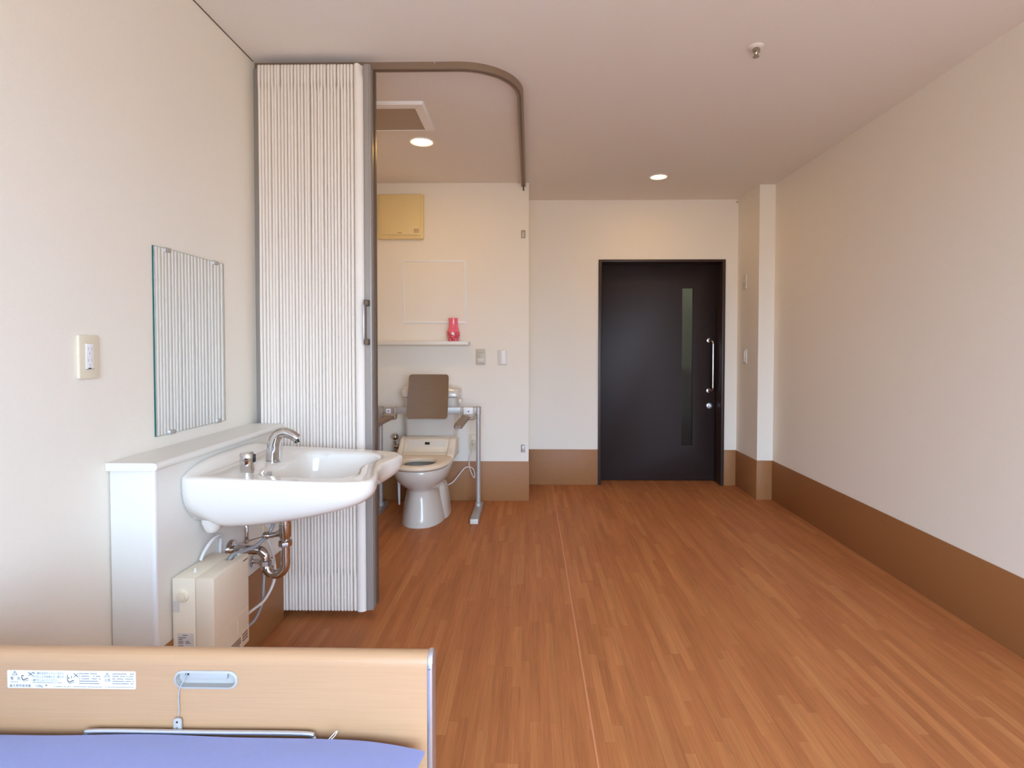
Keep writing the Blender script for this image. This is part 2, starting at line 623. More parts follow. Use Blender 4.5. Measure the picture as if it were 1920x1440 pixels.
# balcony door frame behind the camera (sashes slid open)
wr = bpy.data.objects.new('window_1', None); wr.location = ((WX0 + WX1) / 2, YW, 0); col.objects.link(wr); wr['kind'] = 'structure'
bm = new()
box(bm, WX0, WX0 + 0.04, YW - T, YW + 0.01, 0, WZ1, 0.003)
box(bm, WX1 - 0.04, WX1, YW - T, YW + 0.01, 0, WZ1, 0.003)
box(bm, WX0 + 0.04, WX1 - 0.04, YW - T, YW + 0.01, WZ1 - 0.04, WZ1, 0.003)
obj('window_frame', bm, M['steel'], wr)
struct('balcony_floor', box(new(), XL - 1, XR + 1, YW - T - 1.4, YW - T, -0.15, -0.05), M['concrete'])

# hallway beyond the door, seen only through the frosted slit
bm = new()
box(bm, 0.0, 3.4, 6.45, 6.55, 0, H)
box(bm, -0.1, 0.0, YB + 0.3, 6.55, 0, H)
box(bm, 3.4, 3.5, YB + 0.3, 6.55, 0, H)
box(bm, -0.1, 3.5, YB + 0.3, 6.55, H, H + 0.1)
box(bm, XR, 3.5, YB + 0.2, YB + 0.3, 0, H)
struct('wall_hallway', bm, M['hall'])
struct('trim_1', box(new(), 0.0, 3.4, 6.43, 6.45, 0, 0.93), M['halldado'])
struct('floor_hallway', box(new(), 0.0, 3.4, YB + 0.3, 6.45, -0.08, 0.0), M['halldado'])
hl = bpy.data.lights.new('hallway_fill_light', 'AREA'); hl.shape = 'DISK'; hl.size = 0.3; hl.energy = 2.6; hl.color = (1, 0.95, 0.85)  # added light, unseen, brightens what shows through the frosted slit
ho = bpy.data.objects.new('hallway_fill_light', hl); ho.location = (1.6, 5.9, 2.4); col.objects.link(ho)

# brown vinyl skirting
S = 0.004
struct('baseboard_left', box(new(), XL, XL + S, YW, 1.572, 0, BB, 0.001), M['skirting'])
struct('baseboard_alcove', box(new(), XL, XL + S, 2.41, YT, 0, BB, 0.001), M['skirting'])
bm = new()
box(bm, XL, XT + S, YT - S, YT, 0, BB, 0.001)
box(bm, XT, XT + S, YT, YB, 0, BB, 0.001)
struct('baseboard_toilet', bm, M['skirting'])
bm = new()
box(bm, XT + S, DX0 - 0.008, YB - S, YB, 0, BB, 0.001)
box(bm, DX1 + 0.008, XP - S, YB - S, YB, 0, BB, 0.001)
struct('baseboard_back', bm, M['skirting'])
bm = new()
box(bm, XP - S, XP, YP - S, YB, 0, BB, 0.001)
box(bm, XP, XR - S, YP - S, YP, 0, BB, 0.001)
struct('baseboard_pillar', bm, M['skirting'])
struct('baseboard_right', box(new(), XR - S, XR, YW, YP, 0, BB, 0.001), M['skirting'])
# thin strip coloured as shadow where the left wall meets the ceiling
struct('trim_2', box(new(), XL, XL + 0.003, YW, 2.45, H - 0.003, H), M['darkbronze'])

# ------------------------------------------------------------------ sliding door
dr = bpy.data.objects.new('door_1', None); dr.location = ((DX0 + DX1) / 2, YB, 0); col.objects.link(dr)
tag(dr, 'dark brown sliding door with a slim frosted window and steel handle', None, None, 'structure')
FW = 0.026
bm = new()
box(bm, DX0 - 0.007, DX0 - 0.007 + FW, YB - 0.012, YB + 0.19, 0, 1.942, 0.002)
obj('door_jamb', bm, M['doorframe'], dr)
bm = new()
box(bm, DX1 + 0.007 - FW, DX1 + 0.007, YB - 0.012, YB + 0.19, 0, 1.942, 0.002)
obj('door_jamb', bm, M['doorframe'], dr)
bm = new()
box(bm, DX0 - 0.007 + FW, DX1 + 0.007 - FW, YB - 0.012, YB + 0.19, 1.922, 1.942, 0.002)
obj('door_head', bm, M['doorframe'], dr)
LY = 4.945
leaf = obj('door_leaf', box(new(), DX0 - 0.005 + FW, DX1 + 0.005 - FW, LY, LY + 0.036, 0.006, 1.921, 0.001), M['door'], dr)
gx0, gx1, gz0, gz1 = 1.350, 1.448, 0.318, 1.715
cut(leaf, box(new(), gx0, gx1, LY - 0.05, LY + 0.09, gz0, gz1))
obj('glass_pane', box(new(), gx0, gx1, LY + 0.014, LY + 0.020, gz0, gz1), M['frost'], leaf)
hx, hz0, hz1 = 1.602, 0.805, 1.252
bm = new()
tube(bm, [(hx - 0.012, LY, hz1), (hx - 0.006, LY - 0.035, hz1), (hx + 0.004, LY - 0.055, hz1 - 0.02), (hx + 0.004, LY - 0.058, hz1 - 0.06),
          (hx + 0.004, LY - 0.058, hz0 + 0.06), (hx + 0.004, LY - 0.055, hz0 + 0.02), (hx - 0.006, LY - 0.035, hz0), (hx - 0.012, LY, hz0)], 0.0105, 14, sub=5)
lathe(bm, [(0.021, 0), (0.021, -0.006), (0.012, -0.008)], (hx - 0.012, LY, hz1), 'y', 20)
lathe(bm, [(0.021, 0), (0.021, -0.006), (0.012, -0.008)], (hx - 0.012, LY, hz0), 'y', 20)
obj('door_handle', bm, M['chrome'], leaf)['label'] = 'polished steel bar handle'
bm = new()
lathe(bm, [(0.027, 0), (0.027, -0.008), (0.020, -0.012), (0.014, -0.012), (0.013, -0.02)], (1.594, LY, 0.672), 'y', 24)
box(bm, 1.5915, 1.5965, LY - 0.03, LY - 0.012, 0.659, 0.685, 0.001)
obj('door_lock', bm, M['silver'], leaf)['label'] = 'round silver thumb turn'

# ================================================================== LAMPS AND CEILING FITTINGS
def downlight(x, y, r, label, watts=LAMP_W):
    t = thing('downlight', label, 'ceiling light', (x, y, H), 'recessed ceiling lights')
    bm = new()
    lathe(bm, [(r + 0.012, 0), (r + 0.012, -0.003), (r + 0.004, -0.006), (r, -0.004), (r, 0)], (x, y, H), 'z', 40, False, False)
    obj('trim_ring', bm, M['lamptrim'], t)
    bm = new()
    lathe(bm, [(r * 0.88, 0.0), (r * 0.88, -0.003), (r * 0.6, -0.0045), (0.002, -0.005)], (x, y, H), 'z', 40)
    obj('lamp_lens', bm, M['lens'], t)
    bm = new()
    lathe(bm, [(r, -0.0045), (r * 0.88, -0.003)], (x, y, H), 'z', 40, False, False)
    obj('reflector_glow_ring', bm, M['reflector'], t)
    l = bpy.data.lights.new('downlight_bulb', 'AREA')
    l.shape = 'DISK'; l.size = 2 * r; l.energy = watts; l.color = LAMP_C
    lo = bpy.data.objects.new('downlight_bulb', l)
    lo.location = (0, 0, -0.009)
    lo.parent = t
    col.objects.link(lo)


downlight(-0.663, 3.417, 0.066, 'round warm ceiling lamp glowing above the toilet')
downlight(0.949, 4.14, 0.058, 'round warm ceiling lamp glowing in front of the dark door', 2.0)

# exhaust fan panel
fx0, fx1, fy0, fy1 = -0.950, -0.545, 2.855, 3.215
t = thing('ceiling_fan_vent', 'square ceiling exhaust vent with a perforated grey grille behind the pleated partition', 'vent', ((fx0 + fx1) / 2, (fy0 + fy1) / 2, H))
bm = new()
zz = lambda d, z: [(p[0], p[1], z) for p in rrect(fx0 + d, fx1 - d, fy0 + d, fy1 - d, 0.01, 4)]
zi = lambda d, z: [(p[0], p[1], z) for p in rrect(fx0 + 0.055 + d, fx1 - 0.055 - d, fy0 + 0.055 + d, fy1 - 0.014 - d, 0.004, 4)]
loft(bm, [zz(0, H), zz(0.001, H - 0.008), zz(0.008, H - 0.016), zi(-0.002, H - 0.016), zi(0, H - 0.014), zi(0.001, H - 0.006)], False, False)
fr = obj('frame', bm, M['lamptrim'], t)
obj('grille', box(new(), fx0 + 0.055, fx1 - 0.055, fy0 + 0.055, fy1 - 0.012, H - 0.012, H - 0.008), M['grille'], t)

# sprinkler
t = thing('sprinkler', 'small metal sprinkler head on the ceiling near the right wall', 'sprinkler', (0.944, 2.365, H))
lathe_bm = new(); lathe(lathe_bm, [(0.031, 0), (0.031, -0.002), (0.024, -0.006), (0.012, -0.007)], (0.944, 2.365, H), 'z', 28)
obj('escutcheon', lathe_bm, M['ceiling'], t)
bm = new(); lathe(bm, [(0.012, -0.006), (0.016, -0.012), (0.016, -0.022), (0.011, -0.026), (0.008, -0.034)], (0.944, 2.365, H), 'z', 20)
obj('body', bm, M['brass'], t)
bm = new(); lathe(bm, [(0.004, -0.03), (0.004, -0.04), (0.013, -0.041), (0.013, -0.043)], (0.944, 2.365, H), 'z', 20)
obj('deflector', bm, M['brass'], t)

# curtain rail: along the front, a quarter turn, then back to the toilet wall
RY, RX, RR = 2.482, -0.049, 0.27
path = [(XL, RY), (RX - RR, RY)]
for k_ in range(1, 17):
    a = R(-90 + 90 * k_ / 16)
    path.append((RX - RR + RR * math.cos(a), RY + RR + RR * math.sin(a)))
path.append((RX, YT))
path = [path[0]] + [(XL + (RX - RR - XL) * s / 4, RY) for s in range(1, 4)] + path[1:]


def rail_profile(bm, w2, z0, z1):
    rings = []
    for i, p in enumerate(path):
        a = Vector(path[max(i - 1, 0)]); b = Vector(path[min(i + 1, len(path) - 1)])
        d = (b - a).normalized(); nrm = Vector((-d.y, d.x))
        q = Vector(p)
        rings.append([(q.x + nrm.x * s, q.y + nrm.y * s, z) for s, z in ((-w2, z0), (w2, z0), (w2, z1), (-w2, z1))])
    loft(bm, rings)


t = thing('curtain_rail', 'curved bronze ceiling rail around the toilet corner', 'curtain rail', (RX - RR, RY, H))
bm = new()
rail_profile(bm, 0.016, H - 0.030, H)
obj('rail', bm, M['bronze'], t, sharp=60)
bm = new()
rail_profile(bm, 0.005, H - 0.0315, H - 0.0295)
obj('rail_slot', bm, M['darkbronze'], t, sharp=60)
obj('end_tab', box(new(), RX - 0.005, RX + 0.005, YT - 0.012, YT, H - 0.062, H - 0.028, 0.001), M['darkbronze'], t)
for sx_, sy_ in ((-0.42, RY - 0.0165), (-0.215, RY - 0.003)):
    bm = new()
    lathe(bm, [(0.003, 0), (0.003, -0.0015)], (sx_, sy_, H - 0.004), 'y', 8)
    obj('screw', bm, M['silver'], t)

# ------------------------------------------------------------------ pleated partition
t = thing('pleated_partition', 'cream pleated folding partition drawn back against the left wall', 'partition', (-0.95, 2.46, 0))
FY, BY = 2.398, 2.50
ZB, ZT = 0.030, 2.412
xs0, xs1, NP = -1.178, -0.762, 29
pitchx = (xs1 - xs0) / NP
zl = [ZB, ZB + 0.008, 0.10, 0.185, 0.205, 0.225, 0.35, 0.8, 1.3, 1.8, 2.15, 2.30, 2.325, 2.35, 2.385, ZT - 0.006, ZT]
jit = [[random.gauss(0, 0.05) for _ in range(NP + 1)] for _ in range(4)]
rings = []
for z in zl:
    if z < 0.19: g = 0
    elif z < 1.4: g = 1
    elif z < 2.31: g = 2
    else: g = 3
    blend = 1.0
    ring = []
    edge = 0.55 if z in (ZB, ZT) else 1.0
    for i in range(NP):
        cx = xs0 + (i + 0.5 + jit[g][i]) * pitchx
        wd = pitchx * (0.428 + 0.06 * jit[(g + 1) % 4][i])
        pinch = 0.80 if abs(z - 2.325) < 0.02 or abs(z - 0.205) < 0.015 else 1.0
        wd *= pinch
        yy = FY + 0.004 * jit[2][i] + (0.003 if edge < 1 else 0)
        ring.append((cx - wd * 0.55, BY - 0.02, z))
        ring.append((cx - wd * 0.95, yy + 0.016, z))
        for a in (150, 120, 90, 60, 30):
            ring.append((cx + wd * math.cos(R(a)), yy + 0.010 - 0.010 * math.sin(R(a)) * edge, z))
        ring.append((cx + wd * 0.95, yy + 0.016, z))
        ring.append((cx + wd * 0.55, BY - 0.02, z))
        ring.append((xs0 + (i + 1) * pitchx, BY, z))
    # the last, wide fold that fastens to the closing post
    wt = 0.010 if z > 2.38 else 0.0
    ring += [(xs1 + 0.002, FY + 0.05, z), (xs1 + 0.001, FY + 0.014, z), (xs1 + 0.006, FY + 0.003, z), (xs1 + 0.018, FY - 0.002, z),
             (xs1 + 0.034 - wt, FY + 0.001, z), (xs1 + 0.042 - wt, FY + 0.010 + wt, z), (xs1 + 0.045, FY + 0.03, z), (xs1 + 0.045, BY, z)]
    rings.append(ring)
bm = new()
loft(bm, rings, False, False, closed=False)
obj('pleated_fabric', bm, M['curtain'], t, sharp=80)
# closing post with its handle
px0, px1 = -0.719, -0.687
bm = new()
box(bm, px0, px1, 2.405, 2.472, 0.034, 2.412, 0.003)
box(bm, px0 + 0.006, px1 - 0.008, 2.4025, 2.406, 0.036, 2.410)
obj('closing_post', bm, M['post'], t)
bm = new()
box(bm, px1, px1 + 0.005, 2.446, 2.478, 0.040, 2.405, 0.001)
obj('seal_strip', bm, M['darkbronze'], t)
bm = new()
box(bm, -0.7125, -0.6935, 2.368, 2.406, 1.372, 1.398, 0.004)
box(bm, -0.7125, -0.6935, 2.368, 2.406, 1.203, 1.229, 0.004)
box(bm, -0.7125, -0.701, 2.366, 2.376, 1.222, 1.38, 0.003)
hd = obj('handle', bm, M['darkbronze'], t)
obj('grip_bar', box(new(), -0.7135, -0.708, 2.363, 2.3665, 1.226, 1.376, 0.001), M['silver'], hd)
obj('wall_post', box(new(), XL, XL + 0.022, 2.452, 2.515, 0.03, 2.42, 0.002), M['post'], t)

# ================================================================== LEDGE, MIRROR, OUTLET
LY0, LY1 = 1.577, 2.397
t = thing('boxed_ledge', 'white boxed-in ledge along the left wall behind the washbasin', 'ledge', (-1.15, LY0, 0))
obj('end_panel', box(new(), XL + 0.004, LX - 0.004, LY0, LY0 + 0.02, 0, 0.838, 0.001), M['ledge'], t)
bm = new()
box(bm, LX - 0.012, LX + 0.001, LY0 - 0.001, LY0 + 0.012, 0, 0.838, 0.002)
obj('corner_bead', bm, M['white'], t)
obj('side_panel', box(new(), LX - 0.02, LX, LY0 + 0.004, LY1, 0, 0.838), M['ledge'], t)
bm = new()
prof = [(XL + 0.001, 0.838), (LX + 0.006, 0.838)]
for a in range(-80, 81, 20):
    prof.append((LX + 0.006 + 0.0105 * math.cos(R(a)), 0.8495 + 0.0115 * math.sin(R(a))))
prof += [(LX + 0.006, 0.861), (XL + 0.001, 0.861)]
prism(bm, prof, 'y', LY0 - 0.012, LY1 + 0.004)
obj('counter_top', bm, M['ledge'], t)
obj('skirting', box(new(), LX, LX + 0.004, LY0 + 0.02, LY1, 0, BB, 0.001), M['skirting'], t)['label'] = 'brown vinyl skirting strip'

my0, my1, mz0, mz1 = 1.777, 2.192, 0.902, 1.523
t = thing('wall_mirror', 'frameless rectangular mirror clipped to the left wall above the ledge', 'mirror', (XL, (my0 + my1) / 2, mz0))
obj('glass_body', box(new(), XL, XL + 0.0055, my0, my1, mz0, mz1), M['glassedge'], t)
obj('mirror_face', box(new(), XL + 0.0055, XL + 0.0060, my0 + 0.001, my1 - 0.001, mz0 + 0.001, mz1 - 0.001), M['mirror'], t)
for cy, up_ in ((1.845, 1), (2.128, 1), (1.856, 0), (2.138, 0)):
    bm = new()
    zc = mz1 if up_ else mz0
    box(bm, XL, XL + 0.0105, cy - 0.015, cy + 0.015, zc - (0.012 if up_ else 0.003), zc + (0.003 if up_ else 0.012), 0.001)
    box(bm, XL + 0.010, XL + 0.0125, cy - 0.009, cy + 0.009, zc - (0.009 if up_ else -0.002), zc + (-0.002 if up_ else 0.009), 0.0008)
    obj('mirror_clip', bm, M['steel'], t)


def jp_socket(name, label, side, c, w_, h_, inserts=True, m='cream', cat='outlet'):
    """wall plate; side 'x' faces +X, 'y' faces -Y; c is the plate centre on the wall"""
    t = thing(name, label, cat, c)
    bm = new()
    if side == 'x':
        prism(bm, rrect(c[1] - w_ / 2, c[1] + w_ / 2, c[2] - h_ / 2, c[2] + h_ / 2, 0.006, 4), 'x', c[0], c[0] + 0.009, 0.0022)
    else:
        prism(bm, rrect(c[0] - w_ / 2, c[0] + w_ / 2, c[2] - h_ / 2, c[2] + h_ / 2, 0.006, 4), 'y', c[1], c[1] - 0.009, 0.0022)
    obj('cover_plate', bm, M[m], t)
    return t


oc = (XL, 1.505, 1.1675)
t = jp_socket('wall_outlet', 'cream double socket plate on the left wall beside the mirror', 'x', oc, 0.070, 0.120)
ins = obj('socket_insert', box(new(), XL + 0.008, XL + 0.0105, oc[1] - 0.0135, oc[1] + 0.0135, 1.134, 1.203, 0.0008), M['white'], t)
for zc in (1.187, 1.155):
    bm = new()
    for dy in (-0.006, 0.006):
        box(bm, XL + 0.0095, XL + 0.0109, oc[1] + dy - 0.0012, oc[1] + dy + 0.0012, zc - 0.001, zc + 0.007)
    box(bm, XL + 0.0095, XL + 0.0109, oc[1] - 0.003, oc[1] + 0.0, zc - 0.012, zc - 0.007)
    obj('socket_slot', bm, M['plate2'] if zc > 1.17 else M['plate2'], ins)
bm = new()
box(bm, XL + 0.009, XL + 0.0112, oc[1] - 0.012, oc[1] + 0.013, 1.1335, 1.1345)
box(bm, XL + 0.009, XL + 0.0112, oc[1] - 0.006, oc[1] + 0.003, 1.1345, 1.1375)
obj('earth_terminal', bm, M['dark'], ins)

# ================================================================== WASHBASIN
YC = 1.975
XC0 = -0.76
half = [(-1.084, 0.0), (-1.084, 0.20), (-1.084, 0.272), (-1.076, 0.288), (-1.04, 0.290), (-0.95, 0.288), (-0.80, 0.284), (-0.68, 0.279), (-0.585, 0.268),
        (-0.530, 0.248), (-0.506, 0.215), (-0.503, 0.175), (-0.513, 0.12), (-0.527, 0.06), (-0.533, 0.0)]
inn = [(-0.885, 0.0), (-0.885, 0.09), (-0.880, 0.15), (-0.860, 0.190), (-0.80, 0.205), (-0.70, 0.206), (-0.64, 0.198), (-0.598, 0.172), (-0.580, 0.13),
       (-0.586, 0.08), (-0.596, 0.04), (-0.600, 0.0)]


def closed_outline(h, dense=8):
    pts = [(x, y) for x, y in h] + [(x, -y) for x, y in reversed(h[1:-1])]
    out = []
    n = len(pts)
    for i in range(n):
        p0, p1, p2, p3 = (Vector(pts[(i + d) % n]) for d in (-1, 0, 1, 2))
        for s in range(dense):
            u = s / dense
            out.append(0.5 * ((2 * p1) + (p2 - p0) * u + (2 * p0 - 5 * p1 + 4 * p2 - p3) * u * u + (3 * p1 - p0 - 3 * p2 + p3) * u ** 3))
    return out


def radial(outline, ang):
    d = Vector((math.cos(ang), math.sin(ang)))
    best = None
    n = len(outline)
    for i in range(n):
        a = outline[i] - Vector((XC0, 0)); b = outline[(i + 1) % n] - Vector((XC0, 0))
        e_ = b - a
        den = d.x * e_.y - d.y * e_.x
        if abs(den) < 1e-12:
            continue
        tt = (a.x * e_.y - a.y * e_.x) / den
        ss = (a.x * d.y - a.y * d.x) / den
        if tt > 0 and -1e-6 <= ss <= 1 + 1e-6:
            best = tt if best is None else max(best, tt)
    return best


OUT, INN = closed_outline(half), closed_outline(inn)
NA = 144
angs = [2 * PI * k_ / NA for k_ in range(NA)]
ro = [radial(OUT, a) for a in angs]
rn = [radial(INN, a) for a in angs]


def sst(x):
    x = max(0.0, min(1.0, x))
    return x * x * (3 - 2 * x)


def rim_z(x, v):
    z = 0.793 - 0.024 * max(0.0, min(1.0, (x + 1.085) / 0.58))
    bump = 0.034 * max(0.0, 1 - (abs(v) / 0.275) ** 4)
    return z + bump * sst((-1.035 - x) / 0.035)


def P(r, a):
    return (XC0 + r * math.cos(a), r * math.sin(a))


rings = []
DRX = -0.88
# bowl, from the waste outlet outwards
for kf, z in ((0.10, 0.600), (0.35, 0.606), (0.60, 0.616), (0.78, 0.634), (0.88, 0.662), (0.94, 0.700), (0.975, 0.735), (0.992, 0.755)):
    ring = []
    sh = (DRX + 0.05 - XC0) * (1 - kf) ** 1.2
    for a, r in zip(angs, rn):
        x, v = P(r * kf, a)
        ring.append((x + sh, YC + v, z + 0.012 + 0.055 * max(0.0, min(1.0, (x + sh + 0.85) / 0.26)) * (1 - sst((kf - 0.8) / 0.19))))
    rings.append(ring)
for tt, dz in ((0.0, -0.014), (0.05, -0.007), (0.14, -0.003), (0.28, -0.001), (0.42, 0), (0.56, 0), (0.66, 0), (0.74, 0), (0.80, 0), (0.86, 0), (0.92, -0.001), (0.97, -0.004), (0.995, -0.010), (1.0, -0.02)):
    ring = []
    for a, r0, r1 in zip(angs, rn, ro):
        x, v = P(r0 + (r1 - r0) * tt, a)
        back = sst((-1.05 - x) / 0.02)
        ring.append((x, YC + v, rim_z(x, v) + dz * (1 - 0.6 * back)))
    rings.append(ring)
# outside wall and underside
def under_z(x):
    return 0.620 + 0.076 * max(0.0, min(1.0, (x + 0.95) / 0.44)) ** 1.7


for kf, q in ((1.0, 0.15), (0.995, 0.34), (0.980, 0.53), (0.955, 0.70), (0.92, 0.84), (0.87, 0.94), (0.80, 0.99), (0.73, 1.0), (0.62, 1.0), (0.40, 1.0), (0.18, 1.0)):
    ring = []
    for a, r in zip(angs, ro):
        x, v = P(r * kf, a)
        xo, vo = P(r, a)
        keep = sst((-1.0 - xo) / 0.08)
        if kf > 0.7:
            x = x * (1 - keep) + max(xo, -1.084) * keep
        zt = rim_z(xo, vo) - 0.022
        zb = under_z(x) + 0.050 * keep * sst((abs(v) - 0.17) / 0.11)
        if kf < 0.7:
            zb -= 0.022 * (1 - kf / 0.7)
        ring.append((x, YC + v, zt + (zb - zt) * q))
    rings.append(ring)
bm = new()
loft(bm, rings, True, True)
t = thing('washbasin', 'white ceramic washbasin with a curved-in front fixed to the boxed ledge', 'washbasin', (LX, YC, 0.6))
obj('basin', bm, M['ceramic'], t, sharp=60)
for vy in (-0.178, -0.118):
    bm = new()
    lathe(bm, [(0.034, 0.0), (0.032, -0.02), (0.025, -0.04), (0.019, -0.050), (0.010, -0.055)], (LX + 0.040, YC + vy, 0.638 if vy < -0.13 else 0.640), 'z', 20)
    obj('mounting_lug', bm, M['ceramic'], t)
bm = new()
prism(bm, [(YC - 0.154, 0.752), (YC - 0.128, 0.758), (YC - 0.130, 0.776)], 'x', -0.8845, -0.869)
obj('overflow_hole', bm, M['steel'], t)
bm = new()
lathe(bm, [(0.026, 0.0), (0.026, 0.004), (0.018, 0.005), (0.016, 0.002)], (DRX + 0.045, YC, 0.613), 'z', 24)
obj('waste_ring', bm, M['chrome'], t)

# faucet
FX = -0.924
t = thing('faucet', 'curved chrome faucet on the back deck of the washbasin', 'faucet', (FX, YC, 0.785))
bm = new()
tube(bm, [(FX, YC, 0.783), (FX + 0.001, YC, 0.82), (FX + 0.005, YC, 0.851), (FX + 0.018, YC, 0.877), (FX + 0.042, YC, 0.887), (FX + 0.068, YC, 0.879), (FX + 0.090, YC, 0.863)],
     [0.025, 0.0247, 0.0233, 0.0210, 0.0192, 0.0175, 0.0155], 20, sub=6)
obj('spout', bm, M['chrome'], t)
bm = new()
lathe(bm, [(0.027, 0), (0.027, 0.004), (0.025, 0.006)], (FX, YC, 0.783), 'z', 28)
obj('base_ring', bm, M['chrome'], t)
bm = new()
d = Vector((0.02, 0, -0.015)).normalized()
tube(bm, [(FX + 0.083, YC, 0.862), (FX + 0.088, YC, 0.850)], 0.0085, 14)
obj('outlet_nozzle', bm, M['black'], t)
KX, KY = -0.924, 1.792
t = thing('basin_tap', 'short round chrome control knob on the basin deck nearer the bed', 'tap', (KX, KY, 0.785))
bm = new()
lathe(bm, [(0.021, 0), (0.0215, 0.004), (0.0225, 0.006), (0.0225, 0.040)], (KX, KY, 0.785), 'z', 28)
obj('knob_body', bm, M['chrome'], t)
bm = new()
lathe(bm, [(0.0228, 0.042), (0.0232, 0.044), (0.0232, 0.060), (0.021, 0.064), (0.015, 0.065)], (KX, KY, 0.785), 'z', 28)
obj('knob_cap', bm, M['chrome'], t)
bm = new()
box(bm, KX + 0.019, KX + 0.0265, KY - 0.006, KY + 0.006, 0.818, 0.844, 0.002)
obj('push_button', bm, M['black'], t)

# drain trap under the basin
TX, UX = -0.883, -0.957
t = thing('drain_trap', 'chrome drain pipe with a U-shaped trap under the washbasin', 'drain pipe', (TX, YC, 0.35))
bm = new(); lathe(bm, [(0.036, 0.024), (0.038, 0.004), (0.030, -0.004), (0.018, -0.008)], (TX, YC, 0.578), 'z', 28)
obj('sink_flange', bm, M['white'], t)
bm = new()
lathe(bm, [(0.0195, 0.0), (0.0195, -0.018), (0.0215, -0.020), (0.0215, -0.062), (0.017, -0.070), (0.0165, -0.10)], (TX, YC, 0.574), 'z', 28)
tube(bm, [(TX, YC, 0.528), (TX - 0.02, YC, 0.522), (TX - 0.035, YC, 0.517), (TX - 0.062, YC, 0.511)], [0.019, 0.013, 0.0095, 0.009], 14, sub=4)
lathe(bm, [(0.012, 0), (0.0135, -0.003), (0.0135, -0.018), (0.011, -0.022)], (TX - 0.058, YC, 0.512), 'x', 16)
obj('tee_body', bm, M['chrome'], t)
bm = new()
lathe(bm, [(0.017, 0.012), (0.0245, 0.009), (0.0255, 0.0), (0.0245, -0.009), (0.017, -0.012)], (TX, YC, 0.486), 'z', 8)
obj('coupling_nut', bm, M['chrome'], t, sharp=20)
bm = new()
r_ = (TX - UX) / 2
arc = [(TX, YC, 0.50), (TX, YC, 0.372 + r_)]
for k_ in range(1, 13):
    a = R(-180 * k_ / 12)
    arc.append(((TX + UX) / 2 + r_ * math.cos(a), YC, 0.372 + r_ + r_ * math.sin(a)))
arc.append((UX, YC, 0.428))
arc_pts = [arc[0], (TX, YC, 0.46), (TX, YC, 0.43)] + arc[1:]
tube(bm, arc_pts, 0.0165, 20)
obj('u_bend', bm, M['chrome'], t)
bm = new()
lathe(bm, [(0.017, -0.010), (0.0235, -0.008), (0.0235, 0.006), (0.018, 0.010)], (UX, YC, 0.416), 'z', 8)
obj('union_nut', bm, M['chrome'], t, sharp=20)
bm = new()
el = [(UX, YC, 0.415)]
for k_ in range(0, 10):
    a = R(90 * k_ / 9)
    el.append((UX - 0.030 + 0.030 * math.cos(a), YC, 0.430 + 0.030 * math.sin(a)))
el += [(UX - 0.06, YC, 0.460), (LX, YC, 0.460)]
tube(bm, el, 0.0165, 20)
obj('outlet_pipe', bm, M['chrome'], t)
bm = new(); lathe(bm, [(0.036, 0.0), (0.036, 0.004), (0.030, 0.012), (0.018, 0.015)], (LX, YC, 0.460), 'x', 28)
obj('wall_flange', bm, M['chrome'], t)
bm = new()
tube(bm, [(TX - 0.075, YC, 0.511), (TX - 0.185, YC, 0.477)], 0.0022, 8)
tube(bm, [(TX - 0.142, YC, 0.60), (TX - 0.142, YC, 0.545)], 0.004, 10)
tube(bm, [(TX - 0.142, YC, 0.552), (TX - 0.142, YC, 0.545), (TX - 0.142, YC, 0.50)], [0.0045, 0.0075, 0.0075], 12)
lathe(bm, [(0.004, 0.009), (0.0095, 0.005), (0.0105, 0.0), (0.0095, -0.005), (0.004, -0.009)], (TX - 0.142, YC, 0.492), 'z', 14)
obj('lift_rod', bm, M['chrome'], t)

# stop valve, hoses, socket on the ledge side
VY, VZ = 2.135, 0.355
t = thing('stop_valve', 'small chrome stop valve on the ledge side behind the drain trap', 'valve', (LX, VY, VZ))
bm = new()
lathe(bm, [(0.022, 0.004), (0.022, 0.008), (0.009, 0.012), (0.009, 0.05), (0.012, 0.052), (0.012, 0.066)], (LX, VY, VZ), 'x', 20)
tube(bm, [(LX + 0.045, VY, VZ), (LX + 0.045, VY, VZ - 0.035)], 0.008, 12)
obj('valve_body', bm, M['chrome'], t)
bm = new()
lathe(bm, [(0.008, 0.064), (0.016, 0.067), (0.018, 0.074), (0.016, 0.082), (0.006, 0.084)], (LX, VY, VZ), 'x', 8)
obj('valve_handle', bm, M['chrome'], t, sharp=20)
# hoses
bm = new()
tube(bm, [(LX + 0.045, VY, VZ - 0.03), (LX + 0.050, 2.12, 0.27), (LX + 0.062, 2.08, 0.215), (LX + 0.070, 2.00, 0.185), (LX + 0.06, 1.93, 0.19), (LX + 0.05, 1.850, 0.20)], 0.0058, 10, sub=8)
tag(obj('supply_hose', bm, M['hosegrey'], origin=(LX + 0.045, VY, VZ - 0.03)), 'grey braided water hose running from the stop valve to the cream water heater', 'hose')
bm = new()
tube(bm, [(LX + 0.012, 2.215, 0.445), (LX + 0.055, 2.19, 0.36), (LX + 0.080, 2.15, 0.285), (LX + 0.078, 2.08, 0.235), (LX + 0.068, 2.0, 0.228), (LX + 0.06, 1.850, 0.235)], 0.0055, 10, sub=8)
tag(obj('power_cable', bm, M['hose'], origin=(LX + 0.012, 2.215, 0.445)), 'white cable curving from the ledge socket down to the water heater', 'cable')
bm = new()
tube(bm, [(FX, YC + 0.01, 0.61), (FX - 0.015, YC + 0.035, 0.56), (FX - 0.03, YC + 0.03, 0.515), (FX - 0.045, YC - 0.03, 0.490), (FX - 0.06, YC - 0.10, 0.492), (FX - 0.075, 1.835, 0.494), (FX - 0.08, 1.815, 0.474)], 0.0068, 10, sub=8)
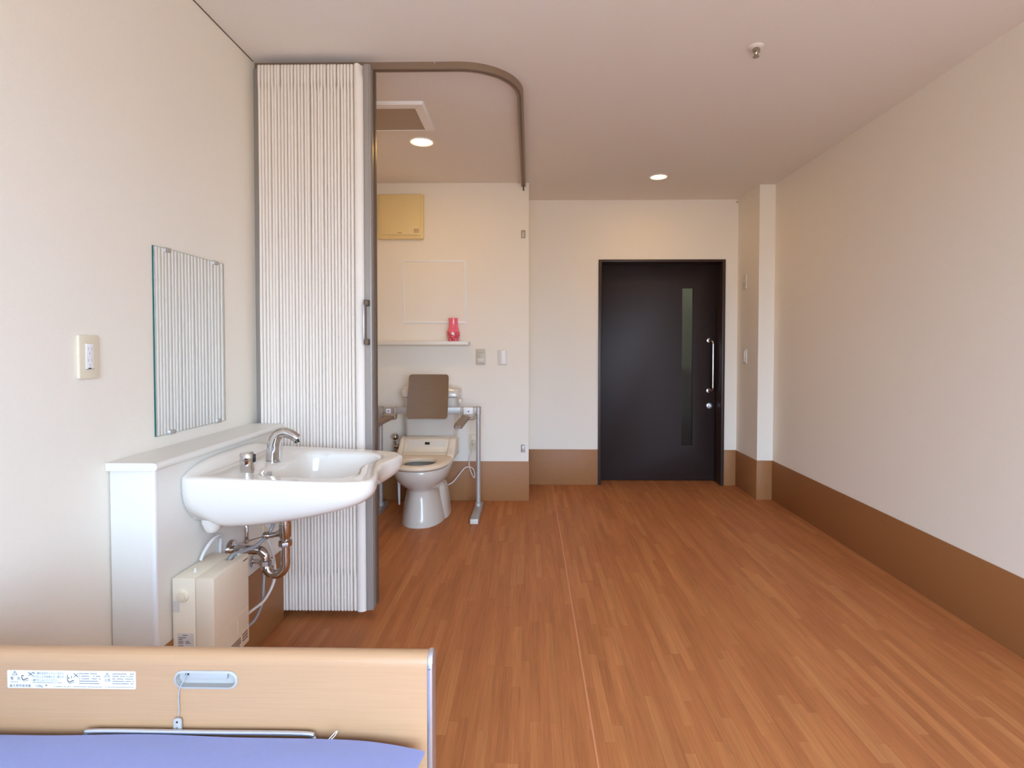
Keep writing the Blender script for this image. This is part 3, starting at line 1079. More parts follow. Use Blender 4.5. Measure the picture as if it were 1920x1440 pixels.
tag(obj('grey_hose', bm, M['hosegrey'], origin=(FX, YC, 0.61)), 'grey hose dropping from the basin into the top of the water heater', 'hose')
sc = (LX, 2.245, 0.452)
t = jp_socket('ledge_socket', 'cream socket plate on the ledge side under the washbasin', 'x', sc, 0.072, 0.120)
obj('plug', box(new(), LX + 0.008, LX + 0.034, 2.225, 2.262, 0.458, 0.490, 0.004), M['white'], t)

# water heater
hx0, hx1, hy0, hy1, hz0_, hz1_ = LX + 0.0045, -0.953, 1.655, 1.862, 0.205, 0.505
hs = -1.010
t = thing('water_heater', 'cream box water heater mounted under the washbasin', 'water heater', (LX, hy0, hz0_))
obj('back_case', box(new(), hx0, hs - 0.001, hy0, hy1, hz0_, hz1_, 0.003), M['heater'], t)
cov = obj('front_cover', box(new(), hs + 0.001, hx1, hy0, hy1, hz0_, hz1_, 0.003), M['heater2'], t)
cut(cov, box(new(), hs - 0.01, hs + 0.034, hy1 - 0.062, hy1 - 0.004, hz1_ - 0.03, hz1_ + 0.02))
obj('pipe_recess', box(new(), hs + 0.002, hs + 0.033, hy1 - 0.061, hy1 - 0.005, hz1_ - 0.0295, hz1_ - 0.028), M['dark'], cov)
bm = new()
lathe(bm, [(0.0185, 0), (0.0185, -0.006), (0.017, -0.008), (0.012, -0.008)], (-1.048, hy0, 0.452), 'y', 28)
kn = obj('dial', bm, M['heater'], t)
bm = new()
lathe(bm, [(0.0135, -0.006), (0.0125, -0.014), (0.010, -0.015)], (-1.048, hy0, 0.452), 'y', 24)
box(bm, -1.0495, -1.0465, hy0 - 0.0165, hy0 - 0.006, 0.452, 0.466)
obj('dial_pointer', bm, M['cream'], kn)
lathe_b = new(); lathe(lathe_b, [(0.002, 0), (0.002, -0.001)], (-1.060, hy0 - 0.0002, 0.440), 'y', 10)
obj('dial_dot', lathe_b, M['inkbrown'], kn)
bm = new(); lathe(bm, [(0.005, 0), (0.005, 0.003), (0.0028, 0.004), (0.0028, 0.011), (0.0015, 0.012)], (-1.040, 1.705, hz1_), 'z', 12)
obj('screw', bm, M['white'], t)
st = obj('warning_sticker', box(new(), hx0 + 0.002, hx0 + 0.022, hy0 - 0.0006, hy0, 0.402, 0.436), M['paper'], t)
obj('sticker_print', box(new(), hx0 + 0.004, hx0 + 0.017, hy0 - 0.0009, hy0 - 0.0005, 0.407, 0.428), M['plate'], st)
st = obj('rating_label', box(new(), -1.066, -1.016, hy0 - 0.0006, hy0, 0.268, 0.337), M['paper'], t)
bm = new()
for i, (a_, b_2, z_) in enumerate(((-1.050, -1.036, 0.331), (-1.062, -1.040, 0.324), (-1.062, -1.050, 0.318), (-1.062, -1.048, 0.3125), (-1.062, -1.048, 0.3075),
                                   (-1.041, -1.030, 0.3125), (-1.041, -1.026, 0.3075), (-1.062, -1.048, 0.299), (-1.062, -1.047, 0.2945), (-1.062, -1.050, 0.288), (-1.062, -1.050, 0.283))):
    x_ = a_
    while x_ < b_2:
        box(bm, x_, min(x_ + 0.0022, b_2), hy0 - 0.0009, hy0 - 0.0005, z_ - 0.0012, z_ + 0.0012)
        x_ += 0.0029
box(bm, -1.026, -1.021, hy0 - 0.0009, hy0 - 0.0005, 0.288, 0.294)
tag(obj('label_print', bm, M['ink'], st), kind='stuff')
bm = new()
box(bm, hx1 - 0.0004, hx1 + 0.0006, hy0 + 0.004, hy1 - 0.008, 0.323, 0.326)
box(bm, hx1 - 0.0004, hx1 + 0.0006, hy0 + 0.133, hy0 + 0.136, 0.268, 0.316)
prism(bm, [(hy0 + 0.133, 0.268), (hy0 + 0.136, 0.268), (hy0 + 0.06, 0.255), (hy0 + 0.06, 0.253)], 'x', hx1 - 0.0004, hx1 + 0.0006)
box(bm, hx1 - 0.0004, hx1 + 0.0006, hy0 + 0.02, hy1 - 0.004, 0.253, 0.2545)
tag(obj('raised_line', bm, M['heater'], t), kind='stuff')
bm = new()
for row in range(4):
    y_ = hy0 + 0.075
    while y_ < hy0 + (0.150 if row != 3 else 0.14):
        w_ = random.uniform(0.003, 0.006)
        box(bm, hx1, hx1 + 0.0005, y_, y_ + w_, 0.247 - row * 0.0075 - 0.005, 0.247 - row * 0.0075)
        y_ += w_ + 0.0012
for i in range(3):
    for j in range(3):
        box(bm, hx1, hx1 + 0.0005, hy0 + 0.163 + j * 0.0115, hy0 + 0.171 + j * 0.0115, 0.244 - i * 0.010, 0.251 - i * 0.010)
tag(obj('printed_notice', bm, M['inkbrown'], t), kind='stuff')
bm = new()
box(bm, hx1, hx1 + 0.0005, hy1 - 0.035, hy1 - 0.008, hz1_ - 0.016, hz1_ - 0.012)
obj('name_print', bm, M['inkbrown'], t)
bm = new()
tube(bm, [(LX + 0.012, 1.775, 0.498), (LX + 0.016, 1.79, 0.522), (LX + 0.024, 1.82, 0.548), (LX + 0.024, 1.86, 0.552), (LX + 0.016, 1.89, 0.538), (LX + 0.008, 1.90, 0.52), (LX + 0.004, 1.90, 0.46)], 0.0055, 10, sub=8)
t.location += Vector((0, -0.0135, -0.0095))
tag(obj('power_cable', bm, M['hose'], origin=(LX + 0.012, 1.775, 0.503)), 'short white cord looping behind the top of the water heater', 'cable')

# ================================================================== TOILET CORNER
XC = -0.737


def egg(w_, yf, ym, yr, z, n=48, pw=2.3, xc=XC):
    ring = []
    for k_ in range(n):
        a = 2 * PI * k_ / n
        ca, sa = math.cos(a), math.sin(a)
        x = math.copysign(abs(ca) ** (2 / pw), ca) * w_
        if sa < 0:
            y = ym - (abs(sa) ** (2 / 2.1)) * (ym - yf)
        else:
            y = ym + (abs(sa) ** (2 / 3.5)) * (yr - ym)
        ring.append((xc + x, y, z))
    return ring


t = thing('toilet', 'ivory ceramic toilet with an electric seat in the corner', 'toilet', (XC, 3.85, 0))
bm = new()
lv = [(0.148, 3.603, 3.86, 4.10, 0.0), (0.148, 3.602, 3.86, 4.10, 0.012), (0.138, 3.612, 3.86, 4.10, 0.06), (0.122, 3.625, 3.85, 4.10, 0.13),
      (0.108, 3.637, 3.84, 4.10, 0.19), (0.102, 3.640, 3.83, 4.10, 0.225), (0.106, 3.632, 3.82, 4.10, 0.240), (0.130, 3.598, 3.81, 4.12, 0.262),
      (0.160, 3.555, 3.80, 4.14, 0.293), (0.180, 3.528, 3.80, 4.15, 0.325), (0.190, 3.512, 3.80, 4.15, 0.355), (0.192, 3.508, 3.80, 4.15, 0.385), (0.188, 3.512, 3.80, 4.15, 0.392)]
rings = [egg(*q) for q in lv]
# inside of the bowl
rings += [egg(0.150, 3.55, 3.78, 3.98, 0.392), egg(0.140, 3.56, 3.78, 3.96, 0.36), egg(0.118, 3.59, 3.77, 3.92, 0.30), egg(0.085, 3.64, 3.76, 3.88, 0.25), egg(0.03, 3.73, 3.77, 3.81, 0.22)]
loft(bm, rings)
obj('bowl', bm, M['toilet'], t, sharp=50)
bm = new()
loft(bm, [egg(0.168, 3.74, 3.93, 4.16, 0.0, pw=3), egg(0.166, 3.745, 3.93, 4.16, 0.02, pw=3), egg(0.155, 3.77, 3.94, 4.16, 0.10, pw=3), egg(0.144, 3.80, 3.95, 4.16, 0.165, pw=3),
          egg(0.130, 3.83, 3.96, 4.15, 0.205, pw=3), egg(0.100, 3.87, 3.97, 4.14, 0.228, pw=3), egg(0.04, 3.92, 3.98, 4.10, 0.236, pw=3)])
obj('trapway', bm, M['toilet'], t, sharp=50)
bm = new()
loft(bm, [egg(0.125, 3.582, 3.775, 3.935, 0.322), egg(0.125, 3.582, 3.775, 3.935, 0.325)])
obj('bowl_water', bm, M['water'], t)
bm = new()
lathe(bm, [(0.009, 0), (0.009, -0.006), (0.005, -0.009)], (XC - 0.002, 3.615, 0.035), 'y', 14)
obj('bolt_cap', bm, M['toilet'], t)
# seat ring
bm = new()
so = lambda d, z: egg(0.205 - d, 3.488 + d, 3.79, 3.955 - d, z)
si = lambda d, z: egg(0.106 + d, 3.562 - d, 3.685, 3.802 + d, z)
loft(bm, [si(0.006, 0.400), so(0.010, 0.400), so(0.001, 0.406), so(0.0, 0.415), so(0.006, 0.425), so(0.020, 0.431), si(0.050, 0.432), si(0.015, 0.428), si(0.003, 0.421), si(0.0, 0.412), si(0.006, 0.400)], False, False)
obj('seat', bm, M['seat'], t, sharp=60)
# electric seat unit
bm = new()
prof = [(4.14, 0.395), (4.14, 0.534), (4.075, 0.538), (4.03, 0.533), (4.005, 0.522), (3.965, 0.470), (3.935, 0.442), (3.90, 0.434), (3.90, 0.395)]
prism(bm, prof, 'x', XC - 0.168, XC + 0.155, 0.004)
wl = obj('electric_seat_unit', bm, M['washlet'], t)
bm = new()
v0, v1 = Vector((0, 3.999, 0.5145)), Vector((0, 3.968, 0.4745))
nrm = Vector((0, -(v0.z - v1.z), (v0.y - v1.y))).normalized()
pr = [(v0 + nrm * 0.003), (v1 + nrm * 0.003), v1, v0]
prism(bm, [(p.y, p.z) for p in pr], 'x', XC - 0.140, XC + 0.130)
obj('front_panel', bm, M['plate'], wl)
bm = new()
c_ = (v0 + v1) / 2
pr = [c_ + (v0 - c_) * 0.4 + nrm * 0.005, c_ + (v1 - c_) * 0.4 + nrm * 0.005, c_ + (v1 - c_) * 0.4, c_ + (v0 - c_) * 0.4]
prism(bm, [(p.y, p.z) for p in pr], 'x', XC - 0.020, XC + 0.015, 0.0015)
obj('sensor_window', bm, M['black'], wl)
for s0, s1 in ((XC - 0.200, XC - 0.169), (XC + 0.156, XC + 0.205)):
    bm = new()
    prism(bm, [(4.13, 0.40), (4.13, 0.520), (4.05, 0.538), (3.99, 0.528), (3.93, 0.470), (3.87, 0.440), (3.85, 0.425), (3.86, 0.400)], 'x', s0, s1, 0.006)
    obj('side_housing', bm, M['washlet'], wl)
# tank
bm = new()
tk = lambda w_, y0, z: [(XC + u, v, z) for u, v in rrect(-w_, w_, y0, YT, 0.035, 5)]
loft(bm, [tk(0.180, 4.10, 0.500), tk(0.188, 4.092, 0.52), tk(0.196, 4.082, 0.68), tk(0.202, 4.076, 0.818)])
obj('tank', bm, M['toilet'], t, sharp=50)
bm = new()
loft(bm, [tk(0.205, 4.072, 0.820), tk(0.217, 4.064, 0.826), tk(0.218, 4.063, 0.862), tk(0.210, 4.075, 0.884), tk(0.185, 4.10, 0.896), tk(0.15, 4.13, 0.899)])
obj('tank_lid', bm, M['toilet'], t, sharp=50)
bm = new()
box(bm, -0.532, -0.505, 4.10, 4.15, 0.775, 0.808, 0.005)
box(bm, -0.545, -0.528, 4.118, 4.132, 0.784, 0.798, 0.002)
obj('flush_lever', bm, M['washlet'], t)
bm = new()
tube(bm, [(-0.918, 3.93, 0.40), (-0.925, 3.90, 0.32), (-0.926, 3.895, 0.22), (-0.924, 3.895, 0.075)], [0.006, 0.009, 0.010, 0.006], 12, sub=5)
obj('drain_tube', bm, M['hose'], t)

# support frame with backrest and armrests
FYB = 4.012
t = thing('support_frame', 'grey tubular support frame with brown backrest standing around the toilet', 'support frame', (XC, 3.9, 0))
PXR, PXL = -0.373, -1.088
for px_ in (PXL, PXR):
    bm = new()
    lathe(bm, [(0.0165, 0.03), (0.0165, 0.75)], (px_, FYB, 0), 'z', 24)
    p = obj('post', bm, M['steel'], t)
    bm = new()
    lathe(bm, [(0.0165, 0.700), (0.0195, 0.701), (0.0195, 0.756), (0.017, 0.761), (0.01, 0.762)], (px_, FYB, 0), 'z', 24)
    obj('post_cap', bm, M['steel'], p)
    bm = new()
    box(bm, px_ - 0.028, px_ + 0.028, 3.700, 4.135, 0.0, 0.036, 0.004)
    lathe(bm, [(0.024, 0.034), (0.023, 0.06), (0.0175, 0.062)], (px_, FYB, 0), 'z', 20)
    f = obj('foot', bm, M['steel'], t)
    obj('end_plug', box(new(), px_ - 0.0265, px_ + 0.0265, 3.697, 3.701, 0.002, 0.034, 0.001), M['plate'], f)
obj('crossbar', box(new(), PXL + 0.012, PXR - 0.012, FYB - 0.012, FYB + 0.012, 0.708, 0.757, 0.003), M['steel'], t)
bm = new()
rings = []
for u in (0, 0.012, 0.035, 0.07, 0.25, 0.5, 0.75, 0.93, 0.965, 0.988, 1.0):
    z = 0.676 + 0.318 * u
    y = 3.962 + 0.010 * math.sin(u * PI) - 0.0 + 0.028 * u
    hw = 0.147 - 0.004 * u - {0: 0.016, 1.0: 0.016, 0.012: 0.008, 0.988: 0.008, 0.035: 0.002, 0.965: 0.002}.get(u, 0.0)
    dx = 0.012 * u
    rings.append([(-0.741 + dx + x_, y + 0.012 * (1 - (x_ / hw) ** 2) + dy_, z) for dy_, seq in ((0.0, range(9)), (0.016, range(8, -1, -1))) for x_ in [hw * (q / 4 - 1) for q in seq]])
loft(bm, rings)
obj('backrest', bm, M['board'], t)['label'] = 'brown flat backrest board'
for sgn, bx0, bx1, ax in ((-1, -1.075, -0.968, -1.005), (1, -0.495, -0.395, -0.457)):
    bm = new()
    box(bm, bx0, bx0 + 0.012, FYB - 0.038, FYB + 0.012, 0.668, 0.760, 0.004)
    box(bm, bx1 - 0.012, bx1, FYB - 0.038, FYB + 0.012, 0.668, 0.760, 0.004)
    box(bm, bx0, bx1, FYB - 0.034, FYB - 0.012, 0.688, 0.702, 0.003)
    tube(bm, [(bx0 + 0.002, FYB - 0.025, 0.678), (bx1 - 0.002, FYB - 0.025, 0.678)], 0.012, 14)
    b = obj('bracket', bm, M['bracket'], t)
    if sgn > 0:
        lab = obj('label_plate', box(new(), bx0 + 0.016, bx1 - 0.012, FYB - 0.030, FYB - 0.012, 0.706, 0.757, 0.002), M['white'], b)
        mx_ = (bx0 + bx1) / 2 + 0.004
    else:
        lab = obj('label_plate', box(new(), bx0 + 0.032, bx0 + 0.066, FYB - 0.0145, FYB - 0.012, 0.712, 0.745, 0.001), M['white'], b)
        mx_ = bx0 + 0.050
    bm = new()
    yy = FYB - 0.0305 if sgn > 0 else FYB - 0.015
    lathe(bm, [(0.0055, 0), (0.0055, -0.0006)], (mx_, yy + 0.0003, 0.728), 'y', 16)
    obj('round_mark', bm, M['red'], b)
    bm = new()
    rings = []
    for y_, z_, hw, th in ((FYB - 0.012, 0.680, 0.020, 0.010), (FYB - 0.04, 0.683, 0.026, 0.013), (FYB - 0.10, 0.688, 0.030, 0.014), (FYB - 0.25, 0.690, 0.031, 0.015), (FYB - 0.44, 0.688, 0.030, 0.016), (FYB - 0.485, 0.684, 0.027, 0.014), (FYB - 0.497, 0.681, 0.020, 0.009)):
        rings.append([(ax + x_, y_, z_ + q) for x_, q in rrect(-hw, hw, -th, th, th * 0.8, 4)])
    loft(bm, rings)
    obj('armrest', bm, M['armpad'], t)['label'] = 'brown horizontal armrest'

# toilet wall fittings -------------------------------------------------------
t = thing('ventilation_box', 'yellowed square ventilation box high on the toilet wall', 'vent', (-0.985, YT, 2.02))
bm = new(); prism(bm, rrect(-1.163, -0.812, 2.018, 2.358, 0.012, 4), 'y', YT, YT - 0.034, 0.005)
obj('housing', bm, M['vent'], t)
bm = new(); prism(bm, rrect(-1.146, -0.832, 2.048, 2.352, 0.004, 3), 'y', YT - 0.034, YT - 0.042, 0.0022)
cv = obj('cover', bm, M['vent'], t)
bm = new()
for i in range(3):
    for j in range(4):
        box(bm, -0.884 + j * 0.010, -0.877 + j * 0.010, YT - 0.0425, YT - 0.0418, 2.086 - i * 0.011, 2.092 - i * 0.011)
box(bm, -1.01, -0.975, YT - 0.0425, YT - 0.0418, 2.060, 2.064)
tag(obj('small_print', bm, M['inkbrown'], cv), kind='stuff')

t = thing('access_panel', 'square white-framed access panel in the toilet wall above the shelf', 'panel', (-0.735, YT, 1.376))
fw_ = 0.013
for n_, a in (('frame_rail', (-0.978, -0.491, 1.847, 1.860)), ('frame_rail', (-0.978, -0.491, 1.376, 1.389)), ('frame_stile', (-0.978, -0.965, 1.389, 1.847)), ('frame_stile', (-0.504, -0.491, 1.389, 1.847))):
    obj(n_, box(new(), a[0], a[1], YT - 0.006, YT, a[2], a[3], 0.0015), M['white'], t)
obj('inner_panel', box(new(), -0.965, -0.504, YT - 0.002, YT, 1.389, 1.847), M['wall'], t)

t = thing('wall_shelf', 'narrow white shelf across the toilet wall holding the pink vase', 'shelf', (-0.84, YT, 1.21))
obj('board', box(new(), XL, -0.466, YT - 0.103, YT, 1.209, 1.236, 0.002), M['ledge'], t)
obj('end_cap', box(new(), -0.466, -0.458, YT - 0.098, YT, 1.211, 1.234, 0.002), M['plate'], t)
vx, vy_ = -0.582, YT - 0.060
t = thing('vase', 'small pink glass vase on the shelf above the toilet', 'vase', (vx, vy_, 1.236))
bm = new()
lathe(bm, [(0.0495, 0.071), (0.044, 0.085), (0.0375, 0.105), (0.0345, 0.125), (0.034, 0.150), (0.0355, 0.172), (0.036, 0.176), (0.034, 0.176), (0.032, 0.15), (0.032, 0.125)], (vx, vy_, 1.236), 'z', 36, False, True)
obj('neck', bm, M['vase'], t)
bm = new()
lathe(bm, [(0.036, 0.0), (0.038, 0.003), (0.0455, 0.022), (0.050, 0.045), (0.0505, 0.058), (0.0495, 0.071)], (vx, vy_, 1.236), 'z', 36)
obj('belly', bm, M['vasepat'], t)['label'] = 'darker patterned lower half'
bm = new(); lathe(bm, [(0.012, -0.0495), (0.010, -0.0515), (0.004, -0.0525)], (vx + 0.002, vy_, 1.294), 'y', 16)
obj('heart_motif', bm, M['white'], t)

t = jp_socket('wall_switch', 'grey-beige switch plate just right of the shelf end', 'y', (-0.379, YT, 1.117), 0.074, 0.122, m='plate2', cat='switch')
for z0_, z1_2 in ((1.150, 1.160), (1.113, 1.145), (1.075, 1.107)):
    obj('switch_button', box(new(), -0.403, -0.355, YT - 0.0115, YT - 0.008, z0_, z1_2, 0.0012), M['plate'] if z0_ < 1.1 else M['plate2'], t)
t = jp_socket('wall_switch', 'pale switch plate between the shelf and the wall corner', 'y', (-0.212, YT, 1.113), 0.068, 0.116, m='plate', cat='switch')
obj('switch_button', box(new(), -0.220, -0.188, YT - 0.0125, YT - 0.008, 1.062, 1.166, 0.0015), M['white'], t)
for zc, lb in ((2.057, 'upper small grey strike plate on the toilet wall edge'), (0.408, 'lower small grey strike plate near the skirting on the toilet wall edge')):
    t = thing('strike_plate', lb, 'plate', (-0.051, YT, zc), 'partition strike plates')
    bm = new(); prism(bm, rrect(-0.067, -0.035, zc - 0.030, zc + 0.030, 0.003, 3), 'y', YT, YT - 0.005, 0.0008)
    pl_ = obj('plate', bm, M['post'], t)
    obj('catch_slot', box(new(), -0.060, -0.042, YT - 0.0056, YT - 0.0045, zc - 0.020, zc + 0.020, 0.0002), M['plate2'] if zc > 1 else M['steel'], pl_)
    bm = new(); lathe(bm, [(0.0035, 0), (0.0035, -0.001)], (-0.051, YT - 0.005, zc - 0.025), 'y', 10)
    obj('screw', bm, M['silver'], pl_)

ec = (-0.431, YT, 0.455)
t = jp_socket('toilet_outlet', 'cream socket plate with a plug low on the wall behind the toilet frame', 'y', ec, 0.072, 0.124)
obj('plug', box(new(), -0.446, -0.418, YT - 0.036, YT - 0.008, 0.436, 0.474, 0.005), M['plate'], t)
bm = new()
tube(bm, [(-0.432, YT - 0.030, 0.437), (-0.442, YT - 0.03, 0.400), (-0.461, YT - 0.025, 0.345), (-0.468, YT - 0.022, 0.290), (-0.455, YT - 0.022, 0.235), (-0.433, YT - 0.02, 0.185), (-0.424, YT - 0.02, 0.195),
          (-0.432, YT - 0.02, 0.245), (-0.462, YT - 0.03, 0.268), (-0.500, YT - 0.04, 0.262), (-0.540, YT - 0.06, 0.215), (-0.585, YT - 0.10, 0.165), (-0.630, YT - 0.13, 0.150)], 0.0038, 8, sub=7)
tag(obj('power_cable', bm, M['hose'], origin=(-0.432, YT - 0.03, 0.437)), 'thin white power cord hanging from the socket to the toilet', 'cable')
t = thing('toilet_valve', 'chrome water valve with a round knob on the wall left of the toilet', 'valve', (-1.035, YT, 0.45))
bm = new()
lathe(bm, [(0.020, 0), (0.020, -0.005), (0.010, -0.008), (0.010, -0.06)], (-1.035, YT, 0.415), 'y', 18)
tube(bm, [(-1.035, YT - 0.055, 0.385), (-1.035, YT - 0.055, 0.47)], [0.014, 0.012], 14)
tube(bm, [(-1.035, YT - 0.055, 0.430), (-1.000, YT - 0.06, 0.430)], [0.015, 0.021], 8)
tube(bm, [(-1.035, YT - 0.055, 0.385), (-1.035, YT - 0.055, 0.36)], 0.018, 8)
obj('valve_body', bm, M['chrome'], t)
bm = new()
prof = [(0.0275 * math.sin(R(a)) + 0.0003, -0.0275 * math.cos(R(a))) for a in range(0, 181, 15)]
lathe(bm, prof, (-1.030, YT - 0.06, 0.505), 'z', 24)
obj('round_knob', bm, M['chrome'], t)

# switches on the pillar side, hook by the door
for (zc, yc), lb in (((1.733, 4.622), 'upper pale switch plate on the pillar side beside the door'), ((1.118, 4.603), 'lower pale switch plate on the pillar side beside the door')):
    t = thing('light_switch', lb, 'switch', (XP, yc, zc))
    bm = new(); prism(bm, rrect(yc - 0.036, yc + 0.036, zc - 0.060, zc + 0.060, 0.005, 3), 'x', XP, XP - 0.009, 0.002)
    obj('cover_plate', bm, M['plate'], t)
    if zc < 1.4:
        obj('switch_button', box(new(), XP - 0.013, XP - 0.008, yc - 0.016, yc + 0.016, zc - 0.045, zc + 0.045, 0.0015), M['white'], t)
    else:
        bm = new(); lathe(bm, [(0.008, -0.008), (0.008, -0.012), (0.005, -0.013)], (XP, yc + 0.0, zc), 'x', 14)
        obj('switch_button', bm, M['white'], t)
bm = new(); lathe(bm, [(0.007, 0), (0.006, -0.012), (0.009, -0.014), (0.009, -0.018)], (1.762, YB, 2.425), 'y', 14)
tag(obj('small_hook', bm, M['plate2'], origin=(1.762, YB, 2.425)), 'tiny plastic hook in the upper corner beside the door', 'hook')

# ================================================================== BED
BF = 0.895                                   # footboard face towards the mattress
bx0, bx1 = -1.130, -0.168
bz0, bz1 = 0.30, 0.690
t = thing('bed', 'beech-coloured care bed with a printed warning label and silver grip on its footboard', 'bed', (-0.65, 0.0, 0))
bm = new()
th = 0.034
prof = [(BF, bz0), (BF, bz1 - 0.024)]
for a in range(180, -1, -15):
    prof.append((BF + th / 2 + th / 2 * math.cos(R(a)), bz1 - 0.020 + 0.020 * math.sin(R(a))))
prof += [(BF + th, bz1 - 0.024), (BF + th, bz0)]
prism(bm, prof, 'x', bx0, bx1)
fb = obj('footboard', bm, M['beech'], t, sharp=50)
sx0, sx1, sz0, sz1 = -0.587, -0.481, 0.6315, 0.6615
cutb = new(); prism(cutb, rrect(sx0 + 0.003, sx1 - 0.003, sz0 + 0.003, sz1 - 0.003, 0.0118, 8), 'y', BF - 0.05, BF + 0.010)
cut(fb, cutb)
for a_, b_3 in ((bx1, bx1 + 0.009), (bx0 - 0.009, bx0)):
    bm = new()
    prof2 = [(BF - 0.002, bz0), (BF - 0.002, bz1 - 0.024)]
    for a in range(180, -1, -15):
        prof2.append((BF + th / 2 + (th / 2 + 0.002) * math.cos(R(a)), bz1 - 0.020 + 0.022 * math.sin(R(a))))
    prof2 += [(BF + th + 0.002, bz1 - 0.024), (BF + th + 0.002, bz0)]
    prism(bm, prof2, 'x', a_, b_3, 0.0025)
    obj('end_cap', bm, M['silver'], fb)
# recessed grip
bm = new()
o1, o2 = rrect(sx0, sx1, sz0, sz1, 0.0148, 8), rrect(sx0 + 0.0035, sx1 - 0.0035, sz0 + 0.0035, sz1 - 0.0035, 0.0113, 8)
rg = lambda o, y_: [(p[0], y_, p[1]) for p in o]
loft(bm, [rg(o1, BF), rg(o1, BF - 0.002), rg(o2, BF - 0.003), rg(o2, BF + 0.0085)], False, True)
gr = obj('recessed_grip', bm, M['silverplastic'], fb)
bm = new()
prism(bm, [(sx0 + 0.018, 0.6415), (sx0 + 0.032, 0.6445), (sx1 - 0.020, 0.6445), (sx1 - 0.019, 0.657), (sx0 + 0.036, 0.657), (sx0 + 0.024, 0.656)], 'y', BF + 0.0083, BF + 0.0025, 0.0015)
obj('release_lever', bm, M['silverplastic'], gr)
obj('square_hole', box(new(), sx0 + 0.0135, sx0 + 0.019, BF + 0.0072, BF + 0.0084, 0.6490, 0.6545), M['black'], gr)
bm = new()
tube(bm, [(sx0 + 0.0165, BF + 0.007, 0.652), (sx0 + 0.014, BF + 0.000, 0.642), (sx0 + 0.0108, BF - 0.004, 0.633), (sx0 + 0.0085, BF - 0.004, 0.615), (sx0 + 0.0095, BF - 0.004, 0.597), (sx0 + 0.0075, BF - 0.004, 0.586)], 0.0009, 8, sub=6)
obj('pull_cord', bm, M['hosegrey'], gr)
tx_ = sx0 + 0.0075
bm = new()
prism(bm, rrect(tx_ - 0.0068, tx_ + 0.0068, 0.5605, 0.5845, 0.0055, 5), 'y', BF - 0.007, BF - 0.003, 0.0008)
tg = obj('cord_tag', bm, M['silverplastic'], gr)
# warning label
lx0, lx1, lz0, lz1 = -0.868, -0.652, 0.6285, 0.6585
bm = new(); prism(bm, rrect(lx0, lx1, lz0, lz1, 0.002, 3), 'y', BF, BF - 0.0004)
lb = obj('warning_label', bm, M['paper'], fb)
lb['label'] = 'white printed warning label'
Yl = BF - 0.0006


def ltext(nm, s, u, v, size, m='ink', sx=1.0):
    return text(nm, s, size, M[m], lb, front_mtx(lx0 + u, Yl, lz0 + v), sx=sx)


ltext('label_text', '警', 0.0052, 0.0142, 0.0058)
ltext('label_text', '告', 0.0165, 0.0142, 0.0058)
ltext('label_text', '注意', 0.1630, 0.0130, 0.0056)
ltext('label_text', '頭・脚の左右サイドレールから', 0.0430, 0.0236, 0.0047, sx=0.80)
ltext('label_text', 'のりだしたまま頭上げ・膝上げ', 0.0430, 0.0178, 0.0047, sx=0.80)
ltext('label_text', '操作をしないでください。', 0.0430, 0.0120, 0.0047, sx=0.80)
ltext('label_text', '最大使用者体重', 0.0036, 0.0022, 0.0052)
ltext('label_text', '120kg', 0.0470, 0.0022, 0.0054)
bm = new()


def lbox(bm, u0, u1, v0, v1):
    box(bm, lx0 + u0, lx0 + u1, Yl - 0.0001, BF - 0.0003, lz0 + v0, lz0 + v1)


def lline(bm, a, b, w_=0.0005):
    d = Vector((b[0] - a[0], b[1] - a[1])); n_ = Vector((-d.y, d.x)).normalized() * w_ / 2
    q = [Vector(a) + n_, Vector(a) - n_, Vector(b) - n_, Vector(b) + n_]
    prism(bm, [(lx0 + p.x, lz0 + p.y) for p in q], 'y', Yl - 0.0001, BF - 0.0003)


for tu, tv in ((0.0128, 0.0222), (0.1682, 0.0205)):
    lline(bm, (tu - 0.0042, tv), (tu + 0.0042, tv)); lline(bm, (tu - 0.0042, tv), (tu, tv + 0.0068)); lline(bm, (tu + 0.0042, tv), (tu, tv + 0.0068))
    lbox(bm, tu - 0.0003, tu + 0.0003, tv + 0.0018, tv + 0.0046)
random.seed(3)
for (u0, u1, rows) in ((0.1215, 0.1560, (0.0248, 0.0205, 0.0162, 0.0122, 0.0082)), (0.1775, 0.2130, (0.0248, 0.0208, 0.0165, 0.0125, 0.0085)),
                       (0.043, 0.092, (0.0092,)), (0.078, 0.160, (0.0028,)), (0.165, 0.212, (0.0030,)), (0.006, 0.022, (0.0102,))):
    for v in rows:
        u = u0
        while u < u1 - 0.001:
            w_ = random.uniform(0.0008, 0.0016)
            hgt = 0.0013 if len(rows) > 1 else 0.0008
            if random.random() < 0.85:
                lbox(bm, u, u + w_, v, v + hgt)
            u += w_ + 0.0009
tag(obj('fine_print', bm, M['ink'], lb), kind='stuff')
bm = new()
for cu_, cv_ in ((0.0395, 0.0238), (0.1160, 0.0225)):
    lline(bm, (cu_ - 0.0038, cv_ - 0.0032), (cu_ + 0.0038, cv_ + 0.0032), 0.0008)
    lline(bm, (cu_ - 0.0038, cv_ + 0.0032), (cu_ + 0.0038, cv_ - 0.0032), 0.0008)
prism(bm, [(lx0 + 0.0640, lz0 + 0.0058), (lx0 + 0.0675, lz0 + 0.0058), (lx0 + 0.0658, lz0 + 0.0035)], 'y', Yl - 0.0001, BF - 0.0003)
lbox(bm, 0.1010, 0.1019, 0.0195, 0.0232); lbox(bm, 0.1080, 0.1088, 0.0175, 0.0212)
tag(obj('cross_marks', bm, M['inkdark'], lb), kind='stuff')
bm = new()
